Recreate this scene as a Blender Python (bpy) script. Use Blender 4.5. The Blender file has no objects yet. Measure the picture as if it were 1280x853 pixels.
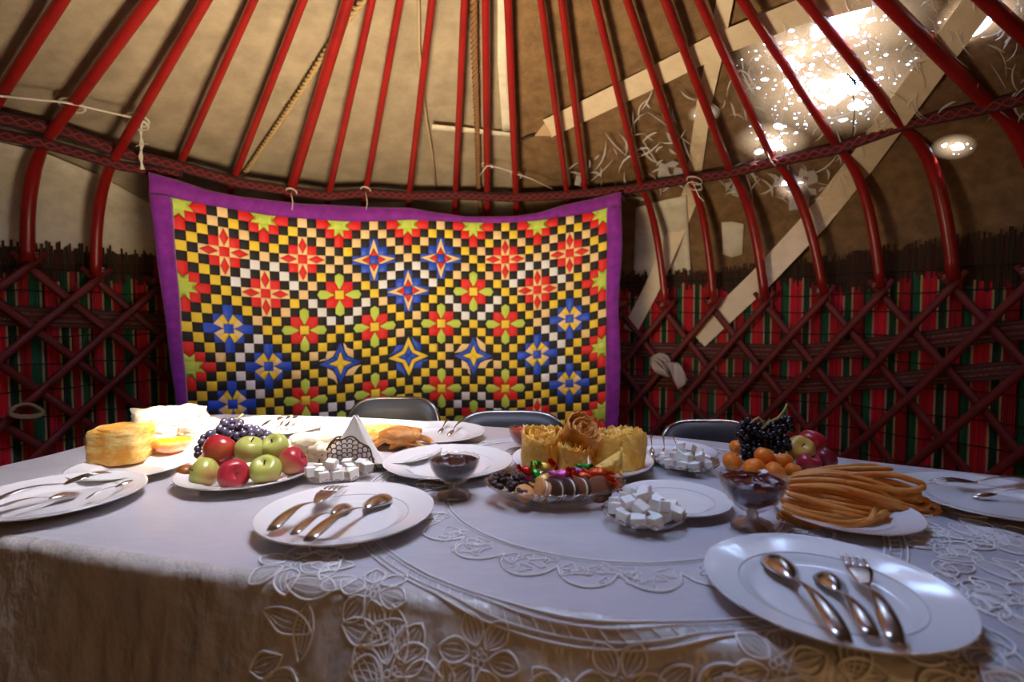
import bpy, math, random
import numpy as np
from mathutils import Vector, Matrix
rnd = random.Random(7)
PI = math.pi
S = bpy.context.scene
COL = S.collection

# ------------------------------------------------------------------ camera
CZ = 1.057            # eye height; the table top is at 0.75
PITCH = math.radians(2.5)
FPX = 660.0           # focal length in pixels of a 1280 wide frame
cam_d = bpy.data.cameras.new('camera')
cam_d.sensor_width = 36.0
cam_d.lens = FPX / 1280 * 36.0
cam_d.clip_start = 0.01
cam_d.dof.use_dof = True
cam_d.dof.focus_distance = 1.15
cam_d.dof.aperture_fstop = 3.2
cam = bpy.data.objects.new('camera', cam_d)
COL.objects.link(cam)
cam.location = (0, 0, CZ)
cam.rotation_euler = (PI / 2 - PITCH, 0, 0)
S.camera = cam

# ------------------------------------------------------------------ sky, sun, lamps, exposure
S.view_settings.view_transform = 'Standard'
S.view_settings.look = 'None'
S.view_settings.gamma = 1.0
S.view_settings.use_curve_mapping = False
S.view_settings.exposure = 0.2
w = bpy.data.worlds.new('sky')
S.world = w
w.use_nodes = True
wn = w.node_tree
bg = wn.nodes['Background']
sky = wn.nodes.new('ShaderNodeTexSky')
sky.sky_type = 'NISHITA'
sky.sun_disc = False
sky.sun_elevation = math.radians(70)
sky.sun_rotation = math.radians(115)
wn.links.new(sky.outputs[0], bg.inputs[0])
bg.inputs[1].default_value = 4.1


def lamp(name, kind, loc, target, energy, color, **kw):
    d = bpy.data.lights.new(name, kind)
    d.energy = energy
    d.color = color
    for k, v in kw.items():
        setattr(d, k, v)
    o = bpy.data.objects.new(name, d)
    COL.objects.link(o)
    o.location = loc
    o.rotation_euler = (Vector(target) - Vector(loc)).to_track_quat('-Z', 'Y').to_euler()
    return o


YC = Vector((-0.07, 0.97, 0))          # the yurt's axis
SUN_AT = Vector((-0.58, 1.39, 0.76))
HOLE = Vector((-0.07, 0.97, 2.30))
lamp('sun', 'SUN', HOLE, SUN_AT, 20.0, (1.0, 0.93, 0.80), angle=math.radians(2.0))
# the open doorway behind the camera: daylight off the warm ground outside
lamp('doorway_light', 'AREA', (0.55, -1.30, 1.05), (0.0, 2.5, 1.15), 5.6, (1.0, 0.56, 0.24), shape='RECTANGLE', size=0.8, size_y=1.5)
# sunlight thrown up off the sunlit china and cloth: a warm wide cone on the roof
bounce = lamp('sunlit_table_bounce', 'SPOT', (-0.45, 1.30, 0.86), (-0.25, 2.3, 2.0), 110.0, (1.0, 0.80, 0.52), spot_size=math.radians(150), spot_blend=1.0, shadow_soft_size=0.2)

# ------------------------------------------------------------------ measuring helpers (pixel of the 1280x853 photograph -> place in the room)
_cp, _sp = math.cos(PITCH), math.sin(PITCH)


def ray(x, y):
    u = (x - 640) / FPX
    v = (426.5 - y) / FPX
    return np.array([u, _cp + v * _sp, -_sp + v * _cp])


CAMP = np.array([0, 0, CZ])


def at_z(x, y, z):                      # on the level z
    d = ray(x, y)
    return CAMP + d * ((z - CZ) / d[2])


def at_y(x, y, Y):                      # at the distance Y into the room
    d = ray(x, y)
    return CAMP + d * (Y / d[1])


CC = np.array([YC.x, YC.y])


def on_cyl(x, y, R):                    # on the yurt's round wall of radius R
    d = ray(x, y)
    a = d[0] ** 2 + d[1] ** 2
    b = -2 * (d[:2] @ CC)
    c = CC @ CC - R * R
    t = (-b + math.sqrt(b * b - 4 * a * c)) / (2 * a)
    return CAMP + d * t


def th_of(P):
    return math.atan2(P[0] - CC[0], P[1] - CC[1])


def pol(th, R, z):
    return np.array([CC[0] + R * math.sin(th), CC[1] + R * math.cos(th), z])


RB, RL, SLOPE = 1.98, 2.30, 0.32
ZB = CZ + 0.70


def cone_z(r, off=0.0):
    return ZB + (RB - r) * SLOPE + off


# outer felt profile (r, z) from the wall's foot up to the roof ring
FELT = [(2.41, CZ + 0.05), (2.41, CZ + 0.25)]
for i in range(1, 11):
    t = i / 10
    p0, p1, p2 = (2.41, CZ + 0.25), (2.40, cone_z(2.40, 0.060)), (2.02, cone_z(2.02, 0.060))
    FELT.append(tuple((1 - t) ** 2 * a + 2 * t * (1 - t) * b + t * t * c for a, b, c in zip(p0, p1, p2)))
for r in (1.7, 1.4, 1.1, 0.8, 0.55, 0.44):
    FELT.append((r, cone_z(r, 0.060)))
FR = np.array([p[0] for p in FELT][2:]); FZ = np.array([p[1] for p in FELT][2:])


def on_felt(x, y, off=0.0):
    d = ray(x, y)
    lo, hi = 0.3, 6.0
    def f(t):
        P = CAMP + d * t
        r = math.hypot(P[0] - CC[0], P[1] - CC[1])
        if r > 2.41 - off:
            return 1.0
        return P[2] - (np.interp(-r, -FR, FZ) - off)
    for _ in range(50):
        m = 0.5 * (lo + hi)
        if f(m) > 0: hi = m
        else: lo = m
    return CAMP + d * lo


def on_cone(x, y, off=0.0):
    d = ray(x, y)
    lo, hi = 0.2, 6.0
    for _ in range(50):
        m = 0.5 * (lo + hi)
        P = CAMP + d * m
        if P[2] - cone_z(math.hypot(P[0] - CC[0], P[1] - CC[1]), off) > 0: hi = m
        else: lo = m
    return CAMP + d * lo


# ------------------------------------------------------------------ mesh helpers
class MB:
    def __init__(s):
        s.v, s.f, s.m = [], [], []

    def add(s, verts, faces, mi=0):
        n = len(s.v)
        s.v += [tuple(map(float, p)) for p in verts]
        s.f += [tuple(i + n for i in f) for f in faces]
        s.m += [mi] * len(faces)
        return s

    def box(s, c, size, rot=None, mi=0):
        x, y, z = (k / 2 for k in size)
        vs = [Vector((a * x, b * y, d * z)) for d in (-1, 1) for a, b in ((-1, -1), (1, -1), (1, 1), (-1, 1))]
        if rot is not None:
            vs = [rot @ q for q in vs]
        vs = [q + Vector(c) for q in vs]
        return s.add(vs, [(0, 3, 2, 1), (4, 5, 6, 7), (0, 1, 5, 4), (1, 2, 6, 5), (2, 3, 7, 6), (3, 0, 4, 7)], mi)

    def tube(s, path, rad, n=8, caps=True, mi=0, flat=1.0, ref=None, closed=False):
        P = [Vector(p) for p in path]
        L = len(P)
        R = rad if hasattr(rad, '__len__') else [rad] * L
        vs = []
        up = None
        for i in range(L):
            if closed:
                t = (P[(i + 1) % L] - P[i - 1]).normalized()
            else:
                t = (P[min(i + 1, L - 1)] - P[max(i - 1, 0)]).normalized()
            if up is None:
                up = Vector((0, 0, 1)) if ref is not None else (Vector((0, 0, 1)) if abs(t.z) < 0.9 else Vector((1, 0, 0)))
            if ref is not None:
                up = Vector(ref(P[i])) if callable(ref) else Vector(ref)
            a = up.cross(t).normalized()
            b = t.cross(a).normalized()
            up = b
            for k in range(n):
                q = 2 * PI * k / n
                vs.append(P[i] + a * (R[i] * math.cos(q)) + b * (R[i] * flat * math.sin(q)))
        fs = []
        for i in range(L if closed else L - 1):
            j = (i + 1) % L
            for k in range(n):
                k2 = (k + 1) % n
                fs.append((i * n + k, i * n + k2, j * n + k2, j * n + k))
        if caps and not closed:
            fs.append(tuple(range(n - 1, -1, -1)))
            fs.append(tuple((L - 1) * n + k for k in range(n)))
        return s.add(vs, fs, mi)

    def lathe(s, prof, n=32, c=(0, 0, 0), mi=0, wob=None, sx=1.0, sy=1.0):
        vs = []
        for i, (r, z) in enumerate(prof):
            for k in range(n):
                q = 2 * PI * k / n
                rr, zz = (r, z) if wob is None else wob(r, z, q, i)
                vs.append((c[0] + rr * math.cos(q) * sx, c[1] + rr * math.sin(q) * sy, c[2] + zz))
        fs = []
        for i in range(len(prof) - 1):
            for k in range(n):
                k2 = (k + 1) % n
                fs.append((i * n + k, i * n + k2, (i + 1) * n + k2, (i + 1) * n + k))
        if prof[0][0] > 1e-4 and prof[0][0] != prof[-1][0]:
            pass
        return s.add(vs, fs, mi)

    def grid(s, fn, nu, nv, mi=0):
        vs = [fn(i / nu, j / nv) for i in range(nu + 1) for j in range(nv + 1)]
        fs = [(i * (nv + 1) + j, (i + 1) * (nv + 1) + j, (i + 1) * (nv + 1) + j + 1, i * (nv + 1) + j + 1) for i in range(nu) for j in range(nv)]
        return s.add(vs, fs, mi)

    def blob(s, c, size, n=12, m=8, fn=None, rot=None, mi=0):
        vs = [Vector((0, 0, -1))]
        for i in range(1, m):
            a = -PI / 2 + PI * i / m
            for k in range(n):
                q = 2 * PI * k / n
                vs.append(Vector((math.cos(a) * math.cos(q), math.cos(a) * math.sin(q), math.sin(a))))
        vs.append(Vector((0, 0, 1)))
        o = []
        for p in vs:
            d = fn(p) if fn else 1.0
            q = Vector((p.x * size[0] * d, p.y * size[1] * d, p.z * size[2] * d)) if not isinstance(d, Vector) else d
            if rot is not None:
                q = rot @ q
            o.append(q + Vector(c))
        fs = [(0, 1 + (k + 1) % n, 1 + k) for k in range(n)]
        for i in range(m - 2):
            for k in range(n):
                a, b = 1 + i * n + k, 1 + i * n + (k + 1) % n
                fs.append((a, b, b + n, a + n))
        L = len(vs) - 1
        b0 = 1 + (m - 2) * n
        fs += [(L, b0 + k, b0 + (k + 1) % n) for k in range(n)]
        return s.add(o, fs, mi)

    def mesh(s, name, mats, smooth=True):
        me = bpy.data.meshes.new(name)
        me.from_pydata(s.v, [], s.f)
        for m in (mats if isinstance(mats, (list, tuple)) else [mats]):
            me.materials.append(m)
        if any(s.m):
            me.polygons.foreach_set('material_index', s.m)
        if smooth:
            me.polygons.foreach_set('use_smooth', [True] * len(s.f))
        me.update()
        return me

    def build(s, name, mats, parent=None, smooth=True, loc=None):
        return link(name, s.mesh(name, mats, smooth), parent, loc)


def link(name, me, parent=None, loc=None):
    o = bpy.data.objects.new(name, me)
    COL.objects.link(o)
    if parent is not None:
        o.parent = parent
    if loc is not None:
        o.location = loc
    return o


def tag(o, label=None, cat=None, group=None, kind=None):
    if label: o['label'] = label
    if cat: o['category'] = cat
    if group: o['group'] = group
    if kind: o['kind'] = kind
    return o


def thing(name, label, cat, loc=(0, 0, 0), rot=(0, 0, 0), group=None):
    o = bpy.data.objects.new(name, None)
    o.empty_display_size = 0.05
    COL.objects.link(o)
    o.location = loc
    o.rotation_euler = rot
    return tag(o, label, cat, group)


def kids(o):
    return [c for c in bpy.data.objects if c.parent == o]


def copy_tree(o, loc=None, rot=None, label=None, ch=None):
    c = o.copy()
    COL.objects.link(c)
    if loc is not None: c.location = loc
    if rot is not None: c.rotation_euler = rot
    if label: c['label'] = label
    for k in (ch if ch is not None else kids(o)):
        d = k.copy(); COL.objects.link(d); d.parent = c
        for g in kids(k):
            e = g.copy(); COL.objects.link(e); e.parent = d
    return c


def bevel(o, w_, seg=2, angle=0.6):
    m = o.modifiers.new('bevel', 'BEVEL'); m.width = w_; m.segments = seg; m.limit_method = 'ANGLE'; m.angle_limit = angle
    return o


# ------------------------------------------------------------------ materials
MATS = {}


def mat(name, col, rough=0.5, metal=0.0, noise=None, bump=None, **kw):
    """noise=(scale, colour2, lo, hi[, stretch]); bump=(scale, strength, distance[, stretch])"""
    m = bpy.data.materials.new(name)
    m.use_nodes = True
    nt = m.node_tree
    b = nt.nodes['Principled BSDF']
    b.inputs['Base Color'].default_value = (*col, 1)
    b.inputs['Roughness'].default_value = rough
    b.inputs['Metallic'].default_value = metal
    for k, v in kw.items():
        b.inputs[k.replace('_', ' ')].default_value = v
    tcn = None

    def vec(st):
        nonlocal tcn
        if tcn is None:
            tcn = nt.nodes.new('ShaderNodeTexCoord')
        mp = nt.nodes.new('ShaderNodeMapping')
        mp.inputs['Scale'].default_value = st
        nt.links.new(tcn.outputs['Object'], mp.inputs[0])
        return mp.outputs[0]
    if noise:
        n = nt.nodes.new('ShaderNodeTexNoise'); n.inputs['Scale'].default_value = noise[0]; n.inputs['Detail'].default_value = 5
        n.inputs['Roughness'].default_value = 0.65
        nt.links.new(vec(noise[4] if len(noise) > 4 else (1, 1, 1)), n.inputs['Vector'])
        r = nt.nodes.new('ShaderNodeValToRGB')
        r.color_ramp.elements[0].position = noise[2]; r.color_ramp.elements[0].color = (*col, 1)
        r.color_ramp.elements[1].position = noise[3]; r.color_ramp.elements[1].color = (*noise[1], 1)
        nt.links.new(n.outputs[0], r.inputs[0])
        nt.links.new(r.outputs[0], b.inputs['Base Color'])
    if bump:
        n = nt.nodes.new('ShaderNodeTexNoise'); n.inputs['Scale'].default_value = bump[0]; n.inputs['Detail'].default_value = 4
        nt.links.new(vec(bump[3] if len(bump) > 3 else (1, 1, 1)), n.inputs['Vector'])
        bp = nt.nodes.new('ShaderNodeBump'); bp.inputs['Strength'].default_value = bump[1]; bp.inputs['Distance'].default_value = bump[2]
        nt.links.new(n.outputs[0], bp.inputs['Height'])
        nt.links.new(bp.outputs[0], b.inputs['Normal'])
    MATS[name] = m
    return m


def attr_mat(name, rough=0.8, bump=None):
    m = mat(name, (1, 1, 1), rough, bump=bump)
    nt = m.node_tree
    a = nt.nodes.new('ShaderNodeVertexColor'); a.layer_name = 'col'
    nt.links.new(a.outputs[0], nt.nodes['Principled BSDF'].inputs['Base Color'])
    return m


def set_col(me, cols):                   # one colour per face
    ca = me.color_attributes.new('col', 'FLOAT_COLOR', 'CORNER')
    tot = np.zeros(len(me.polygons), dtype=np.int32)
    me.polygons.foreach_get('loop_total', tot)
    c = np.ones((len(cols), 4), dtype=np.float32); c[:, :3] = np.array(cols)
    ca.data.foreach_set('color', np.repeat(c, tot, axis=0).ravel())
# ================================================================== the yurt's shell (setting)
m_carpet = mat('carpet_wool', (0.16, 0.02, 0.02), 0.95, noise=(14, (0.03, 0.015, 0.03), 0.45, 0.55))
m_canvas = mat('canvas', (0.10, 0.07, 0.045), 0.9, noise=(6, (0.055, 0.04, 0.028), 0.4, 0.7))
m_felt = mat('grey_felt', (0.40, 0.315, 0.205), 0.95, noise=(9, (0.26, 0.20, 0.128), 0.35, 0.72, (1, 1, 1)), bump=(120, 0.5, 0.004))
m_burlap = mat('brown_burlap', (0.27, 0.155, 0.064), 0.95, noise=(16, (0.155, 0.085, 0.034), 0.35, 0.68), bump=(90, 0.8, 0.005))
m_whitefelt = mat('white_felt', (0.74, 0.66, 0.50), 0.9, noise=(12, (0.58, 0.50, 0.36), 0.4, 0.7), bump=(60, 0.3, 0.003))
m_red = mat('red_paint', (0.28, 0.011, 0.009), 0.32, noise=(7, (0.17, 0.007, 0.007), 0.45, 0.75), bump=(30, 0.25, 0.002))
m_reddark = mat('dark_red_paint', (0.17, 0.010, 0.008), 0.6, noise=(9, (0.10, 0.006, 0.007), 0.4, 0.7), bump=(30, 0.25, 0.002))

fl = MB()
fl.grid(lambda u, v: (-3 + 6 * u, -2 + 6 * v, 0), 2, 2)
tag(fl.build('floor', m_carpet, smooth=False), kind='structure')


def revolve(prof, t0, t1, n, fn=None):
    b = MB()
    def f(u, v):
        k = v * (len(prof) - 1)
        i = min(int(k), len(prof) - 2)
        r = prof[i][0] + (prof[i + 1][0] - prof[i][0]) * (k - i)
        z = prof[i][1] + (prof[i + 1][1] - prof[i][1]) * (k - i)
        th = t0 + (t1 - t0) * u
        if fn: r, z = fn(th, r, z)
        return pol(th, r, z)
    b.grid(f, n, len(prof) - 1)
    return b


R_ = math.radians
wall = revolve([(2.45, 0.0), (2.45, CZ + 0.45)], R_(-180), R_(180), 96)
tag(wall.build('wall_back', m_canvas), kind='structure')


def felt_wave(th, r, z):
    k = max(0.0, min(1.0, (r - 0.5) / 0.8))
    return r, z + k * (0.006 * math.sin(th * 13 + r * 3) + 0.004 * math.sin(th * 29 + 1.3 + r * 7))


ceil_ = bpy.data.objects.new('ceiling', None); COL.objects.link(ceil_); tag(ceil_, kind='structure')
TH_SEAM = th_of(on_felt(645, 120))
fine = []
for i in range(len(FELT) - 1):
    for k in range(3):
        t = k / 3
        fine.append((FELT[i][0] * (1 - t) + FELT[i + 1][0] * t, FELT[i][1] * (1 - t) + FELT[i + 1][1] * t))
fine.append(FELT[-1])
lf = revolve(fine, R_(-180), TH_SEAM, 110, felt_wave).build('felt_panel', m_felt, ceil_)
# holes and translucent halos added to the burlap to make the plastic's glints
GLINT_HOLES = [(1035, 105, .34), (965, 175, .16), (1065, 30, .24), (1192, 183, .075), (1228, 18, .12), (990, 232, .08), (880, 140, .07), (1000, 60, .22)]
nt = m_burlap.node_tree
geo = nt.nodes.new('ShaderNodeNewGeometry')
def mth(op, a, b_=None, c=None, cl_=False):
    n = nt.nodes.new('ShaderNodeMath'); n.operation = op; n.use_clamp = cl_
    for k, q in enumerate((a, b_, c)):
        if q is None: continue
        if isinstance(q, (int, float)): n.inputs[k].default_value = q
        else: nt.links.new(q, n.inputs[k])
    return n.outputs[0]
field = None
for x_, y_, r_w in GLINT_HOLES:
    vd = nt.nodes.new('ShaderNodeVectorMath'); vd.operation = 'DISTANCE'
    nt.links.new(geo.outputs['Position'], vd.inputs[0]); vd.inputs[1].default_value = tuple(on_felt(x_, y_))
    q = mth('MULTIPLY_ADD', vd.outputs['Value'], -1 / r_w, 1.0, True)
    field = q if field is None else mth('MAXIMUM', field, q)
holes = None
for sc_, k_ in ((9, .85), (24, .55), (52, .45)):
    vn = nt.nodes.new('ShaderNodeTexVoronoi'); vn.inputs['Scale'].default_value = sc_
    nt.links.new(geo.outputs['Position'], vn.inputs['Vector'])
    nn = nt.nodes.new('ShaderNodeTexNoise'); nn.inputs['Scale'].default_value = sc_ * .6; nt.links.new(geo.outputs['Position'], nn.inputs['Vector'])
    lim = mth('MULTIPLY', mth('MULTIPLY', field, k_), mth('MULTIPLY_ADD', nn.outputs[0], 5.0, -1.9, True))
    h_ = mth('LESS_THAN', vn.outputs['Distance'], lim)
    holes = h_ if holes is None else mth('MAXIMUM', holes, h_)
trl = nt.nodes.new('ShaderNodeBsdfTranslucent'); trl.inputs[0].default_value = (.34, .22, .11, 1)
mxa = nt.nodes.new('ShaderNodeMixShader'); mxb = nt.nodes.new('ShaderNodeMixShader'); trp = nt.nodes.new('ShaderNodeBsdfTransparent')
nt.links.new(mth('MULTIPLY', mth('POWER', field, 1.3), .22), mxa.inputs[0])
nt.links.new(nt.nodes['Principled BSDF'].outputs[0], mxa.inputs[1]); nt.links.new(trl.outputs[0], mxa.inputs[2])
nt.links.new(holes, mxb.inputs[0]); nt.links.new(mxa.outputs[0], mxb.inputs[1]); nt.links.new(trp.outputs[0], mxb.inputs[2])
nt.links.new(mxb.outputs[0], nt.nodes['Material Output'].inputs[0])
rf = revolve([(r - 0.004, z - 0.006) for r, z in fine], TH_SEAM - 0.003, R_(180), 110, felt_wave).build('burlap_panel', m_burlap, ceil_)
# added unseen cover that keeps the daylight out, left open over the glint holes
CP = [(2.47, CZ + 0.3), (2.46, cone_z(2.40, 0.15)), (2.24, cone_z(2.24, 0.15)), (2.02, cone_z(2.02, 0.15)), (1.8, cone_z(1.8, 0.15)), (1.55, cone_z(1.55, .15)), (1.3, cone_z(1.3, .15)), (1.05, cone_z(1.05, .15)), (0.36, cone_z(0.36, 0.15))]
oc = revolve(CP, R_(-180), R_(180), 96)
wc = [on_felt(x_, y_) for x_, y_, _ in GLINT_HOLES]; wr = [q[2] for q in GLINT_HOLES]
keep = [f for f in oc.f if not any(np.linalg.norm(np.mean([oc.v[i] for i in f], axis=0) - c) < r + .17 for c, r in zip(wc, wr))]
oc.f = keep; oc.m = [0] * len(keep)
oc.build('added_cover', m_canvas, ceil_)


def felt_patch(pts, m, name, off, parent=None, n=8):
    """a cloth lying against the inside of the felt; pts = two pixel polylines (its two long edges)"""
    A, B = pts
    b = MB()
    def f(u, v):
        def on(L):
            k = u * (len(L) - 1); i = min(int(k), len(L) - 2); t = k - i
            return (L[i][0] * (1 - t) + L[i + 1][0] * t, L[i][1] * (1 - t) + L[i + 1][1] * t)
        a, c = on(A), on(B)
        return on_felt(a[0] * (1 - v) + c[0] * v, a[1] * (1 - v) + c[1] * v, off)
    b.grid(f, 16, n)
    o = b.build(name, m, parent)
    s = o.modifiers.new('thickness', 'SOLIDIFY'); s.thickness = 0.004
    return o


felt_patch([[(622, -20), (622, 80), (628, 165)], [(634, -20), (634, 90), (640, 163)]], m_whitefelt, 'white_strip', 0.028, ceil_, 3)
felt_patch([[(540, 155), (600, 161), (642, 166)], [(540, 162), (600, 167), (641, 171)]], m_whitefelt, 'seam_tape', 0.028, ceil_, 2)
felt_patch([[(-40, 168), (60, 192), (130, 222), (200, 262)], [(-40, 330), (60, 330), (130, 330), (200, 330)]], m_whitefelt, 'pale_canvas', 0.026, ceil_)
felt_patch([[(795, 260), (830, 250), (858, 244)], [(792, 345), (830, 345), (864, 345)]], m_whitefelt, 'pale_canvas', 0.026, ceil_)
felt_patch([[(902, 278), (915, 277), (930, 280)], [(904, 318), (915, 322), (928, 318)]], m_whitefelt, 'felt_scrap', 0.026, ceil_, 3)
m_seamrope = mat('pale_seam_thread', (0.42, 0.31, 0.18), 0.9)
sm = MB()
sm.tube([on_felt(x, y, 0.012) for x, y in ((523, -10), (524, 60), (527, 100), (533, 150), (540, 190), (546, 240))], 0.006, 6)
sm.build('seam_ridge', m_seamrope, ceil_)
m_darkseam = mat('dark_seam_thread', (0.05, 0.03, 0.02), 0.9)
sd = MB()
sd.tube([on_felt(x, y, 0.018) for x, y in ((628, -10), (629, 60), (631, 120), (640, 162), (644, 175))], 0.005, 6)
sd.build('seam_edge', m_darkseam, ceil_)

# ------------------------------------------------------------------ reed screen
m_reed = attr_mat('wool_wrapped_reed', 0.85)
screen = thing('reed_screen', 'striped red, green and cream reed screen standing behind the red lattice', 'screen')
RR = 2.365
ZS_T = [(-80, .33), (-59, .32), (-52.8, .334), (-46, .324), (0, .27), (19.6, .277), (31.6, .281), (41.3, .30), (51.9, .338), (61.1, .357), (85, .36)]
def ztop_reed(deg): return CZ + float(np.interp(deg, [a for a, _ in ZS_T], [b for _, b in ZS_T]))
PAL = {'r': (0.75, 0.018, 0.040), 'R': (0.50, 0.014, 0.022), 'g': (0.014, 0.15, 0.06), 'G': (0.015, 0.07, 0.03), 'c': (0.62, 0.46, 0.24), 'd': (0.05, 0.016, 0.012), 'b': (0.060, 0.026, 0.011)}
seq_l = 'rrrrcGGGcRRRRggggcdrrrrrcGGGcRRRcgggcd'
seq_r = 'rrrrrrcGGGcRRRRRdgggc'
rb = MB(); rcols = []
step = 0.0088 / RR
th = R_(-76); k = 0
while th < R_(84):
    deg = math.degrees(th)
    if not (-39 < deg < 11):
        ch = (seq_l if deg < 0 else seq_r)[k % len(seq_l if deg < 0 else seq_r)]
        c = PAL[ch]; c = tuple(q * rnd.uniform(0.8, 1.15) for q in c)
        zt = ztop_reed(deg) + rnd.uniform(-0.035, 0.012)
        zc = CZ + (0.175 if deg < 0 else 0.15 + 0.03 * math.sin(deg * .5)) + rnd.choice((0, 0.012, 0.03, -0.015))
        r = RR + rnd.uniform(-0.003, 0.003)
        hw = step * 0.46
        for z0, z1, cc in ((0.02, zc, c), (zc, zt, tuple(q * rnd.uniform(0.6, 1.5) for q in PAL['b']))):
            A = [pol(th - hw, r, 0), pol(th, r - 0.005, 0), pol(th + hw, r, 0)]
            lean = rnd.uniform(-.001, .001) if cc is not c else 0
            vs = [(p[0], p[1], z0) for p in A] + [(p[0] + lean, p[1], z1) for p in A]
            rb.add(vs, [(0, 1, 4, 3), (1, 2, 5, 4), (3, 4, 5)])
            rcols += [cc] * 3
    th += step; k += 1
me = rb.mesh('reed', m_reed, False)
set_col(me, rcols)
tag(link('reed', me, screen), kind='stuff')
m_thread = mat('dark_thread', (0.012, 0.010, 0.010), 0.8)
for z in (-0.78, -0.66, -0.54, -0.43, -0.31, -0.20, -0.08, 0.03, 0.115, 0.215):
    for t0, t1 in ((-76, -39), (11, 84)):
        b = MB()
        b.tube([pol(R_(t0 + (t1 - t0) * i / 24), RR - 0.0075, CZ + z + 0.004 * math.sin(i * 1.7)) for i in range(25)], 0.0028, 4)
        b.build('thread', m_thread, screen)

# ------------------------------------------------------------------ woven belts behind the lattice
mb_dark = mat('belt_dark_wool', (0.050, 0.022, 0.016), 0.9)
mb_red = mat('belt_red_wool', (0.20, 0.022, 0.018), 0.9)
mb_cream = mat('belt_cream_wool', (0.22, 0.15, 0.085), 0.9, noise=(160, (0.07, 0.02, 0.015), 0.5, 0.52))


def belt(label, keys, h):
    b = MB()
    rows = [0, .1, .16, .3, .36, .45, .55, .64, .70, .84, .9, 1.0]
    idx = [0, 1, 0, 2, 1, 0, 1, 2, 0, 1, 0]
    t0, t1 = keys[0][0], keys[-1][0]
    n = 40
    V = []
    for i in range(n + 1):
        dg = t0 + (t1 - t0) * i / n
        zc = CZ + float(np.interp(dg, [a for a, _ in keys], [c for _, c in keys]))
        for j, r in enumerate(rows):
            V.append(pol(R_(dg), 2.335 - (0.003 if j % 2 else 0), zc + h * (r - 0.5)))
    nr = len(rows)
    b.v = [tuple(p) for p in V]
    for i in range(n):
        for j in range(nr - 1):
            b.f.append((i * nr + j, (i + 1) * nr + j, (i + 1) * nr + j + 1, i * nr + j + 1)); b.m.append(idx[j])
    o = b.build('woven_belt', [mb_dark, mb_red, mb_cream])
    return tag(o, label, 'belt', 'woven belts round the reed screen')


belt('striped woven belt round the reed screen beside the purple quilt edge and the bread', [(-76, .03), (-59.6, .01), (-45.5, -.02), (-40, -.03)], 0.085)
belt('upper of the two striped woven belts behind the lattice over the grapes and fried dough', [(14, -.19), (18.6, -.19), (41.7, -.18), (50, -.13), (62, -.045), (84, .05)], 0.085)
belt('lower of the two striped woven belts behind the lattice over the grapes and fried dough', [(14, -.39), (18.6, -.38), (41.7, -.355), (50, -.30), (62, -.20), (84, -.09)], 0.075)

# ------------------------------------------------------------------ lattice wall of crossing laths
lat = thing('lattice_wall', 'red wooden lattice wall of crossing laths around the room', 'lattice')
ZL = [(-85, .25), (-57.5, .235), (-51.8, .19), (-45.8, .166), (0, .05), (24.6, .063), (31.1, .078), (37.6, .10), (44.4, .121), (50.3, .139), (56.8, .16), (90, .20)]
def zlat(deg): return CZ + float(np.interp(deg, [a for a, _ in ZL], [b for _, b in ZL]))
tops = [-82, -76, -70, -63.7, -57.5, -51.8, -45.8, -40] + [12, 18.3, 24.6, 31.1, 37.6, 44.4, 50.3, 56.8, 63, 69.5, 76, 82.5, 89, 95.5, 102]
m_tie = mat('leather_tie', (0.42, 0.28, 0.20), 0.8)
for dg in tops:
    ratio = 1.02 if dg < 0 else 1.28
    for sgn in (-1, 1):                 # -1 leans down to the left and lies in front
        z0 = zlat(dg) + 0.035
        R = RL - 0.022 if sgn < 0 else RL + 0.004
        if sgn > 0 and not (dg < 0 or dg > 8): continue
        path = []
        zend = 0.05
        d0 = dg - sgn * 1.3
        L = (z0 - zend)
        for i in range(15):
            z = z0 - L * i / 14
            d = d0 + sgn * math.degrees((z0 - z) / ratio / R)
            if -41 < d < 13 and not (dg < 0 and d < -41): 
                if (dg > 0 and d < 9) or (dg < 0 and d > -38): break
            path.append(pol(R_(d), R + 0.004 * math.sin(i * 1.3 + dg), z))
        if len(path) < 2: continue
        b = MB()
        def inward(p): return (CC[0] - p[0], CC[1] - p[1], 0)
        rads = [0.011] + [0.0175] * (len(path) - 1)
        b.tube(path, rads, 8, ref=inward, flat=0.55)
        b.build('lath', m_red if False else m_reddark, lat)
    # leather tie at the crossing
    b = MB()
    c = pol(R_(dg), RL - 0.02, zlat(dg) + 0.012)
    for q in range(2):
        t_ = [(pol(R_(dg) + 0.011 * math.cos(a), RL - 0.01 - 0.035 * math.sin(a) * 0.5 - 0.016, zlat(dg) + 0.014 + 0.012 * q + 0.010 * math.cos(a))) for a in np.linspace(0, 2 * PI, 11)[:-1]]
        b.tube(t_, 0.0035, 5, closed=True)
    b.build('tie', m_tie, lat)

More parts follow.
